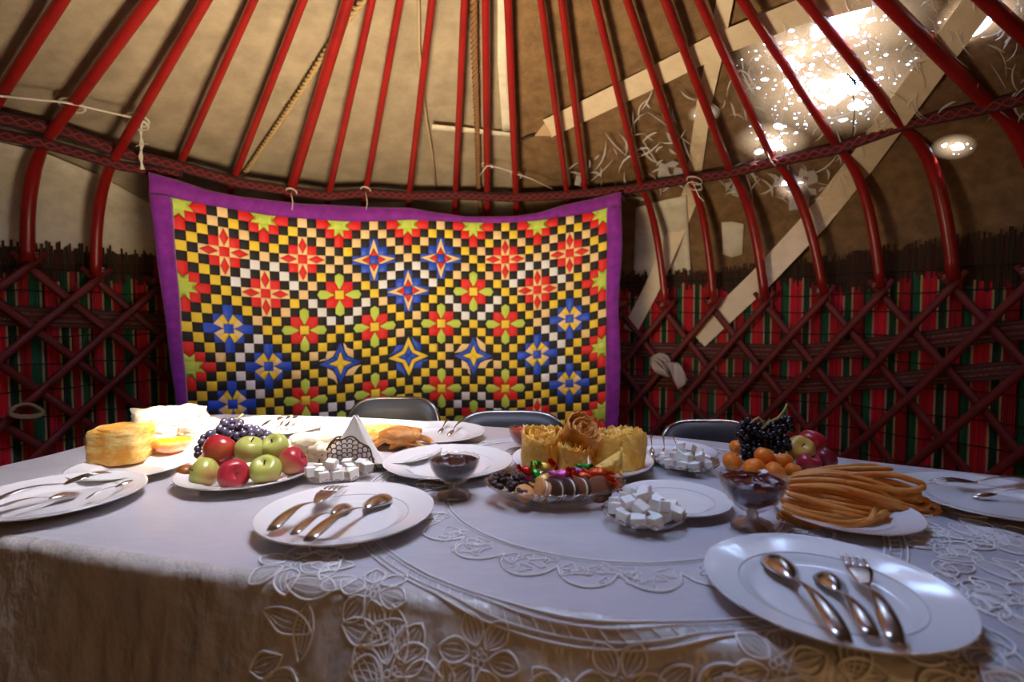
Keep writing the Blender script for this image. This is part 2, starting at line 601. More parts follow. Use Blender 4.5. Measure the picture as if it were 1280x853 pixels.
# ------------------------------------------------------------------ roof poles
POLES = [  # (pixel at the band, pixel higher up, pixel at its foot on the lattice, radius)
    ((-18, 148), (77, 0), None, .021), ((60, 172), (187, 0), (35, 327), .022), ((142, 200), (257, 0), (120, 345), .020), ((225, 205), (317, 0), (197, 352), .016),
    ((293, 222), (379, 0), None, .017), ((364, 237), (435, 0), None, .025), ((411, 243), (465, 0), None, .017), ((457, 240), (500, 0), None, .017), ((511, 245), (540, 0), None, .017),
    ((569, 243), (580.6, 0), None, .017), ((609, 243), (607, 0), None, .019), ((645, 245), (635, 0), None, .019), ((709, 243), (676, 0), None, .016), ((732, 241), (702, 0), None, .017),
    ((802, 235), (744, 0), (832, 384), .017), ((861, 224), (784, 0), (892, 380), .017), ((913, 215), (832, 0), (956, 374), .020), ((966, 200), (874, 0), (1030, 367), .019),
    ((1047, 184), (928, 0), (1101, 360), .019), ((1131, 160), (1007, 0), (1192, 350), .022), ((1238, 133), (1106, 0), (1318, 330), .026), ((1345, 105), (1232, 0), None, .024)]
RING_R = 0.37
NTH = ['first', 'second', 'third', 'fourth', 'fifth', 'sixth', 'seventh', 'eighth', 'ninth', 'tenth', 'eleventh', 'twelfth']
for i, (bp, tp, ft, rad) in enumerate(POLES):
    rad *= 0.9
    B = on_cyl(*bp, RB)
    T = on_cone(*tp)
    T = np.array(T); d = T - B
    # carry on up to the roof ring
    k = 1.0
    while math.hypot(*(B + d * k)[:2] - CC) > RING_R and k < 4: k += 0.02
    E_ = B + d * k
    path = []
    if ft is not None:
        F = on_cyl(*ft, RL - 0.028)
    else:
        t_ = th_of(B); F = pol(t_, RL - 0.028, zlat(math.degrees(t_)))
    # control point of the bend: straight over the foot, on the line of the upper pole
    out_ = np.array([B[0] - CC[0], B[1] - CC[1]]); rb_ = np.hypot(*out_)
    tk = -(RL - 0.02 - rb_) / max(1e-3, (rb_ - math.hypot(*(B + d * 0.2)[:2] - CC))) * 0.2
    K = B + d * tk * 0.85
    K = np.array([0.5 * K[0] + 0.5 * F[0], 0.5 * K[1] + 0.5 * F[1], K[2]])
    for t in np.linspace(0, 1, 13)[:-1]:
        path.append((1 - t) ** 2 * F + 2 * t * (1 - t) * K + t * t * B)
    n0 = len(path)
    for t in np.linspace(0, 1, 10):
        path.append(B + (E_ - B) * t)
    rr = [rad * 1.28] * (n0 - 4) + [rad * 1.2] * 2 + [rad * 1.08] * 2 + list(np.linspace(rad, rad * 0.8, 10))
    b = MB(); b.tube(path, rr, 10)
    if i < 10:
        n = 10 - i; side = 'towards the white frayed cord'
    else:
        n = i - 9; side = 'towards the clear plastic sheet'
    lab = f'red roof pole, {NTH[n-1]} from the hanging brown rope {side}'
    tag(b.build('roof_pole', m_red), lab, 'pole', 'red roof poles')

# roof ring (out of the picture, it lets the sun in)
rg = thing('roof_ring', 'red wooden roof ring holding the pole ends', 'ring')
b = MB(); b.tube([pol(a, RING_R, cone_z(RING_R)) for a in np.linspace(0, 2 * PI, 41)[:-1]], 0.035, 8, closed=True); b.build('rim', m_red, rg)

# ------------------------------------------------------------------ patterned band tied round the poles
m_band = mat('band_dark', (0.045, 0.010, 0.010), 0.9)
m_bandred = mat('band_red_cord', (0.17, 0.010, 0.012), 0.8)
BAND = [(-90, 118), (-60, 128), (0, 147), (80, 163), (150, 190), (225, 208), (300, 229), (359, 238), (410, 245), (457, 241), (511, 245), (569, 244), (641, 247), (705, 244), (783, 237), (848, 226), (911, 217), (966, 203), (1047, 186), (1131, 155), (1238, 133), (1340, 108)]


def band(px, label, width, R):
    P = [on_cyl(x, y, R) for x, y in px]
    Q = []
    for i in range(len(P) - 1):
        for k in range(6):
            Q.append(P[i] * (1 - k / 6) + P[i + 1] * (k / 6))
    Q.append(P[-1])
    th_ = thing('patterned_band', label, 'band', group='patterned bands round the roof poles')
    def inward(p): return (CC[0] - p[0], CC[1] - p[1], -0.6)
    b = MB(); b.tube(Q, width / 2, 8, ref=inward, flat=0.25); b.build('backing', m_band, th_)
    # the two interlaced red cords worked on its face
    L = 0; A = []
    cords = ([], [])
    prev = Q[0]
    N = 0
    dens = []
    for i in range(len(Q) - 1):
        seg = max(1, int(np.linalg.norm(Q[i + 1] - Q[i]) / 0.009))
        for k in range(seg):
            p = Q[i] * (1 - k / seg) + Q[i + 1] * (k / seg)
            L += np.linalg.norm(p - prev); prev = p
            inn = np.array([CC[0] - p[0], CC[1] - p[1], 0]); inn /= np.linalg.norm(inn)
            up = np.array([0, 0, 1.0]) - inn * 0.0
            nrm = inn * 0.8 + np.array([0, 0, -0.55])
            for q in (0, 1):
                o_ = 0.30 * width * math.sin(2 * PI * L / 0.085 + q * PI)
                cords[q].append(p + up * o_ * 0.8 + inn * o_ * 0.5 + nrm * (width * 0.16 + 0.002 * math.cos(2 * PI * L / 0.0425)))
    for c in cords:
        b = MB(); b.tube(c, 0.0052, 5); b.build('cord', m_bandred, th_)
    return th_


band(BAND, 'dark red patterned woven band tied all along the roof poles above the quilt', 0.048, RB - 0.035)
band([(-90, 140), (-60, 150), (0, 168), (50, 178), (100, 192), (150, 207), (200, 215), (228, 216)], 'second patterned band running below the main one near the white cord', 0.042, RB - 0.015)
# ================================================================== patchwork quilt
m_purple = mat('purple_velvet', (0.18, 0.004, 0.24), 0.75, noise=(22, (0.32, 0.012, 0.38), 0.40, 0.75), bump=(40, 0.35, 0.004), Sheen_Weight=0.4)
m_qblack = mat('quilt_black', (0.010, 0.007, 0.007), 0.7, bump=(60, 0.3, 0.003))
m_qyel = mat('quilt_yellow', (0.98, 0.68, 0.04), 0.6, bump=(60, 0.3, 0.003))
m_qcream = mat('quilt_sand', (0.98, 0.68, 0.30), 0.6, bump=(60, 0.3, 0.003))
m_qred = mat('quilt_red', (0.80, 0.014, 0.009), 0.6, bump=(60, 0.3, 0.003))
m_qgreen = mat('quilt_green', (0.58, 0.72, 0.09), 0.6, bump=(60, 0.3, 0.003))
m_qblue = mat('quilt_blue', (0.014, 0.08, 0.62), 0.5, bump=(60, 0.3, 0.003))
m_qwhite = mat('quilt_white', (0.92, 0.90, 0.87), 0.6, bump=(60, 0.3, 0.003))
QM = {'k': m_qblack, 'y': m_qyel, 's': m_qcream, 'r': m_qred, 'g': m_qgreen, 'b': m_qblue, 'w': m_qwhite}
QR = 1.92
def cz_(px): P = on_cyl(px[0], px[1], QR); return math.degrees(th_of(P)), P[2]
inner = [cz_(q) for q in ((214, 247), (255, 256), (340, 270), (380, 274), (430, 277), (470, 277), (512, 275), (560, 277), (630, 279), (670, 276), (705, 271), (735, 267), (759, 260))]
outer = [cz_(q) for q in ((185, 215), (220, 225), (255, 237), (300, 246), (340, 251), (380, 255), (440, 258), (480, 260), (512, 260), (545, 266), (580, 271), (640, 271), (675, 266), (705, 257), (740, 249), (777, 240))]
IT, IZ = [a for a, _ in inner], [b for _, b in inner]
OT, OZ = [a for a, _ in outer], [b for _, b in outer]
CELL = 0.0440
QT0, QT1 = IT[0], IT[-1]
NC, NR = 49, 28


def qpos(c, r, lift=0.0):
    """place on the quilt of column c, row r (in patches); lift towards the room"""
    dg = QT0 + (QT1 - QT0) * c / NC
    # the sewn field narrows a little towards the hem on the side of the bread
    dg += max(0, 1 - c / 14) * min(r, 22) / 22 * 1.25
    z = float(np.interp(dg, IT, IZ)) - r * CELL * (1 - 0.00 * c)
    R = QR - lift - 0.010 * math.sin(c * 0.55 + 0.4 * math.sin(r * .21)) * (0.4 + 0.6 * r / NR) - 0.006 * math.sin(r * 0.5 + c * 0.13)
    return pol(R_(dg), R, z)


quilt = thing('patchwork_quilt', 'purple bordered patchwork quilt of bright squares and stars hanging from the roof poles', 'quilt')
b = MB(); b.grid(lambda u, v: qpos(u * NC, v * NR, -0.006), 98, 56)
o = b.build('backing', m_qblack, quilt); s = o.modifiers.new('thick', 'SOLIDIFY'); s.thickness = 0.004; s.offset = 0


def qborder(u, v, side):
    if side == 't':
        c = -2 + (NC + 4) * u
        dg = float(np.interp(c, [-2, 0, NC, NC + 2], [OT[0], QT0, QT1, OT[-1]]))
        zi = float(np.interp(dg, IT, IZ)); zo = float(np.interp(dg, OT, OZ))
        if c < 0: zi = zo + (IZ[0] - OZ[0]) * (1 - 0) * (-c * 0 + 1) if False else IZ[0] + 0.0
        if c > NC: zi = IZ[-1]
        z = zo + (zi - zo) * v
        puff = 0.010 * math.sin(PI * v)
        R = QR - 0.004 - puff - 0.004 * math.sin(c * .9)
        return pol(R_(dg), R, z)
    rr = -2 + (NR + 3) * u if False else NR * u + u
    k = v
    if side == 'l':
        P = qpos(0, rr, 0.004); dg1 = math.degrees(th_of(P))
        dg0 = OT[0] + min(rr, 22) / 22 * 2.55
        zt = IZ[0]
    else:
        P = qpos(NC, rr, 0.004); dg1 = math.degrees(th_of(P))
        dg0 = OT[-1] + 0.2 * math.sin(rr * .4) - min(rr, 25) / 25 * .15
        zt = IZ[-1]
    dg = dg0 + (dg1 - dg0) * k
    R = QR - 0.004 - 0.014 * math.sin(PI * k) - 0.006 * math.sin(rr * 0.7 + k)
    return pol(R_(dg), R, P[2])


bd = MB(); bd.grid(lambda u, v: qborder(u, v, 't'), 90, 6)
for s_ in 'lr':
    bd.grid(lambda u, v: qborder(u, v, s_), 50, 6)
bd.grid(lambda u, v: qpos(-1.5 + (NC + 3) * u, NR + 2 * v, 0.004), 60, 2)
o = bd.build('border', m_purple, quilt); s = o.modifiers.new('thick', 'SOLIDIFY'); s.thickness = 0.006; s.offset = 0

# --- pieces: (colour, polygon in patch units)
pieces = []
occ = {}


def sq(c, r, h=.5): return [(c - h, r - h), (c + h, r - h), (c + h, r + h), (c - h, r + h)]


def rotp(poly, k):
    for _ in range(k): poly = [(-y, x) for x, y in poly]
    return poly


def put(ci, ri, col, poly, motif=True):
    pieces.append((col, [(ci + .5 + x, ri + .5 + y) for x, y in poly], motif))


def motif(ci, ri, kind):
    cells = [(x, y) for x in range(-2, 3) for y in range(-2, 3) if abs(x) <= 1 and abs(y) <= 1 or (x == 0) or (y == 0)]
    for x, y in cells: occ[(ci + x, ri + y)] = 1
    P = lambda col, poly: put(ci, ri, col, poly)
    if kind == 'R':
        P('r', sq(0, 0))
        for k in range(4):
            P('r', rotp(sq(1, 1), k))
            d = [(0, -2.35), (.42, -1.5), (0, -.65), (-.42, -1.5)]
            P('r', rotp(d, k))
            for sx in (-1, 1):
                P('s', rotp([(0, -2.5), (sx * .5, -2.5), (sx * .5, -1.5), (sx * .45, -1.5), (0, -2.4)], k))
                P('s', rotp([(0, -.5), (sx * .5, -.5), (sx * .5, -1.5), (sx * .45, -1.5), (0, -.6)], k))
    elif kind == 'G':
        P('y', sq(0, 0))
        for k in range(4):
            P('g', rotp([(-.5, -2.2), (0, -2.5), (.5, -2.2), (.5, -1.5), (0, -.55), (-.5, -1.5)], k))
            P('r', rotp([(.5, -1.5), (1.5, -1.5), (1.5, -.5), (.5, -.5), (.06, -.55)], k))
            P('r', rotp([(1.5, -1.5), (1.5, -.5), (.55, -.06), (.5, -.5)], k))
    elif kind == 'B':        # blue petals round a sand star
        P('b', sq(0, 0))
        for k in range(4):
            P('b', rotp([(-.5, -2.5), (.5, -2.5), (.5, -1.5), (0, -.7), (-.5, -1.5)], k))
            for sx in (-1, 1):
                P('s' if k % 2 else 'y', rotp([(sx * .5, -1.5), (sx * .04, -.68), (sx * .04, -.5), (sx * .5, -.5), (sx * 1.05, -.95)], k))
            P('b', rotp([(.55, -1.5), (1.5, -1.5), (1.5, -.55), (1.08, -.96)], k))
    elif kind == 'C':        # sand needles tipped with red on blue
        P('b', sq(0, 0, .45))
        for k in range(4):
            P('b', rotp(sq(1, -1), k))
            P('r', rotp([(-.42, -.5), (.42, -.5), (0, -1.3)], k))
            for sx in (-1, 1):
                P('s', rotp([(sx * .5, -.5), (sx * .5, -.9), (0, -2.5), (0, -1.4)], k))
                P('b', rotp([(sx * .5, -1.0), (sx * .5, -2.5), (sx * .06, -2.5)], k))
    elif kind == 'S':        # blue diamond with a yellow four-point star
        for k in range(4):
            P('b', rotp([(0, -2.4), (.75, -.75), (.42, -.42), (0, -1.4)], k))
            P('b', rotp([(2.4, 0), (.75, -.75), (.42, -.42), (1.4, 0)], k))
            P('y', rotp([(0, -1.35), (.38, -.38), (0, 0), (-.38, -.38)], k))
            P('s', rotp([(.35, -2.4), (.5, -1.5), (.85, -.85), (1.5, -.5), (1.5, -1.5)], k))
    elif kind == 'T':        # yellow star frame with blue heart
        for k in range(4):
            P('y', rotp([(0, -2.4), (.75, -.75), (.42, -.42), (0, -1.3)], k))
            P('y', rotp([(2.4, 0), (.75, -.75), (.42, -.42), (1.3, 0)], k))
            P('b', rotp([(0, -1.25), (.38, -.38), (0, 0), (-.38, -.38)], k))
            P('b', rotp([(.35, -2.4), (.5, -1.5), (.85, -.85), (1.5, -.5), (1.5, -1.5)], k))
    elif kind == 'H':        # half and corner stars along the border
        P('g', sq(0, 0))
        for k in range(4):
            P('r', rotp([(0, -.9), (.5, -1.5), (.5, -2.5), (-.5, -2.5), (-.5, -1.5)], k))
            P('g', rotp([(-.5, -.5), (.5, -.5), (.5, -1.35), (.02, -.82), (-.5, -1.35)], k))
            P('r', rotp(sq(1, 1), k))


LAY = {4: {4: 'R', 12: 'R', 20: 'C', 28: 'C', 36: 'R', 44: 'R'}, 8: {8: 'R', 16: 'G', 24: 'C', 32: 'G', 40: 'R'},
       12: {4: 'B', 12: 'G', 20: 'G', 28: 'G', 36: 'G', 44: 'B'}, 16: {8: 'B', 16: 'S', 24: 'T', 32: 'S', 40: 'B'},
       20: {4: 'B', 12: 'G', 20: 'G', 28: 'G', 36: 'G', 44: 'B'}, 24: {8: 'R', 16: 'G', 24: 'G', 32: 'G', 40: 'R'}}
for r, d in LAY.items():
    for c, k in d.items(): motif(c, r, k)
for c in range(0, 49, 8): motif(c, 0, 'H')
for r in (8, 16, 24):
    for c in (0, 48): motif(c, r, 'H')
WH = {(7, 5), (9, 5), (6, 6), (10, 6), (5, 7), (11, 7), (13, 9), (14, 10), (15, 11), (17, 11), (18, 10), (19, 9), (21, 7), (22, 6), (23, 5), (7, 13), (6, 14), (5, 15), (5, 17), (6, 18), (7, 19), (15, 21), (14, 22), (13, 23)}
WH |= {(48 - c, r) for c, r in WH} | {(17, 21), (18, 22), (31, 21), (30, 22)}
WH |= {(48 - c, r) for c, r in WH}
for c in range(NC):
    for r in range(NR):
        if (c, r) in occ: continue
        if (c + r) % 2: col = 'k'
        elif (c, r) in WH: col = 'w'
        else: col = 'y' if (rnd.random() < 0.35 + 0.03 * r) else 's'
        put(c, r, col, sq(0, 0), False)


def clip(poly, ax, lim, keep_gt):
    o = []
    for i in range(len(poly)):
        a, b_ = poly[i], poly[(i + 1) % len(poly)]
        ina = (a[ax] >= lim) == keep_gt or a[ax] == lim
        inb = (b_[ax] >= lim) == keep_gt or b_[ax] == lim
        if ina: o.append(a)
        if ina != inb:
            t = (lim - a[ax]) / (b_[ax] - a[ax])
            o.append((a[0] + (b_[0] - a[0]) * t, a[1] + (b_[1] - a[1]) * t))
    return o


def area(p):
    return 0.5 * sum(p[i][0] * p[(i + 1) % len(p)][1] - p[(i + 1) % len(p)][0] * p[i][1] for i in range(len(p)))


done = []
for col, poly, mo in pieces:
    for ax, lim, kg in ((0, 0, True), (0, NC, False), (1, 0, True), (1, NR, False)):
        poly = clip(poly, ax, lim, kg)
        if len(poly) < 3: break
    if len(poly) < 3 or abs(area(poly)) < 0.03: continue
    if area(poly) < 0: poly = poly[::-1]
    done.append((col, poly, mo))


def piece_geo(poly):
    """a softly padded patch: outer edge down at the seam, inner edge proud, middle proudest"""
    cx = sum(p[0] for p in poly) / len(poly); cy = sum(p[1] for p in poly) / len(poly)
    n = len(poly)
    V = []
    for k, l in ((0.995, 0.000), (0.90, 0.0022)):
        for p in poly: V.append(qpos(cx + (p[0] - cx) * k, cy + (p[1] - cy) * k, l))
    V.append(qpos(cx, cy, 0.0027))
    F = []
    for i in range(n):
        j = (i + 1) % n
        F.append((i, j, n + j, n + i)); F.append((n + i, n + j, 2 * n))
    return V, F


NAMES = {'r': 'red_patch', 'g': 'green_patch', 'b': 'blue_patch', 's': 'sand_patch', 'y': 'yellow_patch', 'k': 'black_patch', 'w': 'white_patch'}
mot = sorted([d for d in done if d[2] and max(p[1] for p in d[1]) < 22.6], key=lambda d: -abs(area(d[1])))
single = mot[:298]
sid = set(id(d) for d in single)
for col, poly, _ in single:
    V, F = piece_geo(poly)
    MB().add(V, F).build(NAMES[col], QM[col], quilt)
order = list(QM)
rest = MB()
for d in done:
    if id(d) in sid: continue
    V, F = piece_geo(d[1]); rest.add(V, F, order.index(d[0]))
tag(rest.build('checker_patches', [QM[k] for k in order], quilt), kind='stuff')

# ================================================================== straps, plastic, ropes on the roof
m_strap = mat('pale_strap', (0.84, 0.68, 0.45), 0.55, noise=(5, (0.74, 0.58, 0.36), 0.4, 0.7, (3, 3, 3)))
m_pencil = mat('strap_tip', (0.62, 0.42, 0.24), 0.6)


def on_strap(x, y, o_):
    a, c = on_felt(x, y, o_), on_cyl(x, y, 2.355 - o_)
    return a if a[1] < c[1] else c


def strap(label, runs, wpx, off, tip=None):
    """a flat lath lying between the poles and the roof cloth; runs = pixel centre lines"""
    t_ = thing('wooden_strip', label, 'strip', group='pale strips behind the roof poles')
    for pts, wd in zip(runs, wpx):
        A = []
        for i in range(len(pts) - 1):
            for k in range(4): A.append((pts[i][0] + (pts[i + 1][0] - pts[i][0]) * k / 4, pts[i][1] + (pts[i + 1][1] - pts[i][1]) * k / 4))
        A.append(pts[-1])
        top, bot = [], []
        for i, a in enumerate(A):
            p, q = A[max(i - 1, 0)], A[min(i + 1, len(A) - 1)]
            dx, dy = q[0] - p[0], q[1] - p[1]; l = math.hypot(dx, dy)
            wd_ = wd if not hasattr(wd, '__len__') else wd[0] + (wd[1] - wd[0]) * i / (len(A) - 1)
            nx, ny = -dy / l * wd_ / 2, dx / l * wd_ / 2
            top.append((a[0] + nx, a[1] + ny)); bot.append((a[0] - nx, a[1] - ny))
        V = []
        for a, c in zip(top, bot):
            for o_ in (off, off + 0.008):
                V.append(on_strap(*a, o_)); V.append(on_strap(*c, o_))
        F = []
        n = len(A)
        for i in range(n - 1):
            a, c = 4 * i, 4 * i + 4
            F += [(a, a + 1, c + 1, c), (a + 3, a + 2, c + 2, c + 3), (a + 2, a, c, c + 2), (a + 1, a + 3, c + 3, c + 1)]
        F += [(0, 2, 3, 1), (4 * n - 4, 4 * n - 3, 4 * n - 1, 4 * n - 2)]
        MB().add(V, F).build('board', m_strap, t_, smooth=False)
    return t_


st = strap('pale wooden strip with a pointed tip slanting up from the white cloth strip', [[(684, 161), (800, 105), (900, 55), (1000, 15), (1110, -14)]], [(24, 34)], 0.022)
tipb = MB()
c0, c1, c2 = on_felt(668, 169, 0.022), on_felt(681, 153, 0.022), on_felt(690, 169, 0.022)
d_ = np.array([0.0, -0.008, -0.006])
tipb.add([c0, c1, c2, c0 + d_, c1 + d_, c2 + d_], [(0, 1, 2), (5, 4, 3), (0, 3, 4, 1), (1, 4, 5, 2), (2, 5, 3, 0)])
tipb.build('tip', m_pencil, st, smooth=False)
tb = MB(); tb.tube([on_felt(648, 178, 0.03), on_felt(658, 172, 0.032), on_felt(668, 169, 0.03)], 0.006, 6); tb.build('lashing', m_darkseam, st)
strap('pale wooden strip standing upright behind the poles, crossing the pointed one', [[(908, -10), (893, 70), (880, 130), (868, 215)], [(868, 232), (845, 290), (815, 360), (787, 414)]], [(21, 18), (22, 18)], 0.012)
strap('broad pale wooden strip running from the lit plastic down to the lattice', [[(1232, -8), (1160, 90), (1080, 200), (1020, 275), (950, 350), (872, 424)]], [(38, 26)], 0.022)

# ---- clear crumpled plastic sheet under the roof cloth
m_plastic = bpy.data.materials.new('clear_plastic'); m_plastic.use_nodes = True
nt = m_plastic.node_tree
pb = nt.nodes['Principled BSDF']
pb.inputs['Base Color'].default_value = (0.9, 0.88, 0.85, 1); pb.inputs['Roughness'].default_value = 0.10
tr = nt.nodes.new('ShaderNodeBsdfTransparent'); mx = nt.nodes.new('ShaderNodeMixShader')
gloss = nt.nodes.new('ShaderNodeBsdfGlossy'); gloss.inputs['Roughness'].default_value = 0.18; gloss.inputs['Color'].default_value = (1, .97, .93, 1)
fr = nt.nodes.new('ShaderNodeMath'); fr.operation = 'POWER'; lw = nt.nodes.new('ShaderNodeLayerWeight'); lw.inputs[0].default_value = .5; nt.links.new(lw.outputs['Facing'], fr.inputs[0]); fr.inputs[1].default_value = 3.5
ad = nt.nodes.new('ShaderNodeMath'); ad.operation = 'MULTIPLY_ADD'; ad.inputs[1].default_value = 0.8; ad.inputs[2].default_value = 0.07
nt.links.new(fr.outputs[0], ad.inputs[0]); nt.links.new(ad.outputs[0], mx.inputs[0])
nt.links.new(tr.outputs[0], mx.inputs[1]); nt.links.new(gloss.outputs[0], mx.inputs[2])
nt.links.new(mx.outputs[0], nt.nodes['Material Output'].inputs[0])
nt.nodes.remove(pb)
m_crease_shine = m_plastic.copy(); m_crease_shine.name = 'crease_shine_plastic'  # milky fold colour, also used to paint shiny streaks
nt = m_crease_shine.node_tree
mix = nt.nodes['Mix Shader']; df = nt.nodes.new('ShaderNodeBsdfDiffuse'); df.inputs[0].default_value = (.85, .82, .78, 1); df2 = nt.nodes.new('ShaderNodeMixShader'); df2.inputs[0].default_value = .5
nt.links.new(mix.outputs[0], df2.inputs[1]); nt.links.new(df.outputs[0], df2.inputs[2]); nt.links.new(df2.outputs[0], nt.nodes['Material Output'].inputs[0])


def plastic(label, poly, seed, step=9, amp=0.020):
    """poly: outline in pixels; a crumpled sheet of facets hanging just inside the roof cloth"""
    r_ = random.Random(seed)
    xs = [p[0] for p in poly]; ys = [p[1] for p in poly]
    def inside(x, y):
        c = False; n = len(poly)
        for i in range(n):
            (x1, y1), (x2, y2) = poly[i], poly[i - 1]
            if (y1 > y) != (y2 > y) and x < (x2 - x1) * (y - y1) / (y2 - y1) + x1: c = not c
        return c
    creases = [(r_.uniform(min(xs), max(xs)), r_.uniform(min(ys), max(ys)), r_.uniform(0, PI), r_.uniform(7, 30), r_.uniform(.3, 1)) for _ in range(46)]
    def hgt(x, y):
        h = 0
        for cx, cy, a, wl, am in creases:
            d = (x - cx) * math.cos(a) + (y - cy) * math.sin(a)
            e = (-(x - cx) * math.sin(a) + (y - cy) * math.cos(a))
            h += am * max(0, 1 - abs(d) / wl) * max(0, 1 - abs(e) / (wl * 4))
        return h
    V = {}; vs = []; F = []; MI = []
    nx = int((max(xs) - min(xs)) / step) + 1; ny = int((max(ys) - min(ys)) / step) + 1
    def vid(i, j):
        if (i, j) not in V:
            x = min(xs) + i * step + r_.uniform(-.4, .4) * step; y = min(ys) + j * step + r_.uniform(-.4, .4) * step
            V[(i, j)] = len(vs); vs.append(on_felt(x, y, 0.012 + amp * min(1.0, 0.45 * hgt(x, y)) + r_.uniform(0, .003)))
        return V[(i, j)]
    for i in range(nx):
        for j in range(ny):
            if inside(min(xs) + (i + .5) * step, min(ys) + (j + .5) * step):
                a, b_, c, d = vid(i, j), vid(i + 1, j), vid(i + 1, j + 1), vid(i, j + 1)
                F += [(a, b_, c), (a, c, d)] if r_.random() < .5 else [(a, b_, d), (b_, c, d)]
                hh = hgt(min(xs) + (i + .5) * step, min(ys) + (j + .5) * step); k_ = 1 if (hh > 2.3 and r_.random() < .8) else 0
                MI += [k_, k_ if r_.random() < .8 else 0]
    # sharp folds as pale strips, their shiny highlights put into the colour
    mb_ = MB().add(vs, F); mb_.m = MI
    nf = 0
    while nf < len(F) // 9:
        x, y = r_.uniform(min(xs), max(xs)), r_.uniform(min(ys), max(ys))
        if not inside(x, y): continue
        nf += 1
        a = r_.choice((1.15, 1.3, 2.2, .5, 2.6)) + r_.uniform(-.35, .35); L_ = r_.uniform(8, 42); w_ = r_.uniform(.4, 1.5)
        A, B = [], []
        bend = r_.uniform(-.25, .25)
        for q in range(6):
            t = q / 5 - .5
            cx = x + math.cos(a) * L_ * t - math.sin(a) * L_ * bend * (t * t * 4); cy = y + math.sin(a) * L_ * t + math.cos(a) * L_ * bend * (t * t * 4)
            ww = w_ * (1 - (2 * t) ** 2) + .15
            A.append(on_felt(cx - math.sin(a) * ww, cy + math.cos(a) * ww, .034)); B.append(on_felt(cx + math.sin(a) * ww, cy - math.cos(a) * ww, .038))
        mb_.add(A + B, [(q, q + 1, q + 7, q + 6) for q in range(5)], 1)
    o = mb_.build('plastic_sheet', [m_plastic, m_crease_shine], smooth=False)
    return tag(o, label, 'plastic', 'clear plastic under the roof')


plastic('large crumpled clear plastic sheet full of light glints behind the roof poles', [(905, 95), (930, 60), (1000, 30), (1070, -5), (1300, -10), (1300, 150), (1200, 150), (1130, 172), (1060, 200), (985, 225), (930, 240), (890, 215), (885, 130)], 3)
plastic('smaller crumpled clear plastic sheet around the upright pale strip', [(740, 200), (770, 165), (790, 135), (830, 110), (870, 95), (890, 140), (885, 240), (845, 250), (700, 245), (690, 215)], 5)
plastic('loose tail of clear plastic hanging below the patterned band', [(900, 232), (990, 218), (1080, 205), (1060, 235), (985, 262), (972, 280), (955, 262), (925, 250)], 9, 8)

# ---- ropes and cords
m_rope = mat('brown_rope', (0.22, 0.10, 0.035), 0.9)
m_cord = mat('white_cord', (0.66, 0.60, 0.50), 0.8)


def twisted(name, pts3, r, m, label, cat, par=None, pitch=0.05):
    P = []
    for i in range(len(pts3) - 1):
        n = max(2, int(np.linalg.norm(np.array(pts3[i + 1]) - pts3[i]) / 0.010))
        for k in range(n): P.append(np.array(pts3[i]) * (1 - k / n) + np.array(pts3[i + 1]) * (k / n))
    P.append(np.array(pts3[-1]))
    root = thing(name, label, cat)
    for q in range(2):
        L = 0; W_ = []
        for i, p in enumerate(P):
            if i: L += np.linalg.norm(P[i] - P[i - 1])
            t = P[min(i + 1, len(P) - 1)] - P[max(i - 1, 0)]; t = t / np.linalg.norm(t)
            a = np.cross(t, [0.3, 0.9, 0.1]); a /= np.linalg.norm(a); c = np.cross(t, a)
            ph = 2 * PI * L / pitch + q * PI
            W_.append(p + (a * math.cos(ph) + c * math.sin(ph)) * r * 0.55)
        b = MB(); b.tube(W_, r * 0.6, 6); b.build('strand', m, root)
    return root


twisted('twisted_rope', [on_felt(x, y, 0.03) for x, y in ((592, -12), (593, 60), (595, 120), (597, 180), (598, 240), (602, 275))], 0.0135, m_rope, 'brown twisted rope hanging straight down the grey felt between two poles', 'rope')
m_rope2 = mat('tan_rope', (0.40, 0.27, 0.12), 0.9)
twisted('twisted_rope', [on_felt(x, y, 0.03) for x, y in ((464, -12), (430, 30), (405, 68), (372, 120), (338, 170), (302, 222))], 0.0115, m_rope2, 'tan twisted rope slanting across the grey felt behind the poles', 'rope')
# white cord knotted round two poles
cord = thing('white_cord', 'white cord knotted round two roof poles with a frayed hanging end', 'cord')
b = MB(); b.tube([on_cone(x, y, -.03) for x, y in ((-40, 116), (0, 120), (40, 124), (81, 128), (100, 132), (130, 139), (165, 147))], 0.0042, 6); b.build('line', m_cord, cord)


def loop_round(px, r, par, m, tilt=0.3, R=RB - .012, th_=0.0042):
    c = on_cone(*px) if px[1] < 222 and px[0] < 700 else on_cyl(*px, R)
    b_ = MB()
    inn = Vector((CC[0] - c[0], CC[1] - c[1], 0)).normalized(); side = inn.cross(Vector((0, 0, 1)))
    pts = [Vector(c) + side * r * math.cos(a) + inn * r * 1.15 * math.sin(a) + Vector((0, 0, tilt * r * math.sin(a) + 0.2 * r * math.cos(a))) for a in np.linspace(0, 2 * PI, 17)[:-1]]
    b_.tube(pts, th_, 6, closed=True); return b_.build('loop', m, par)


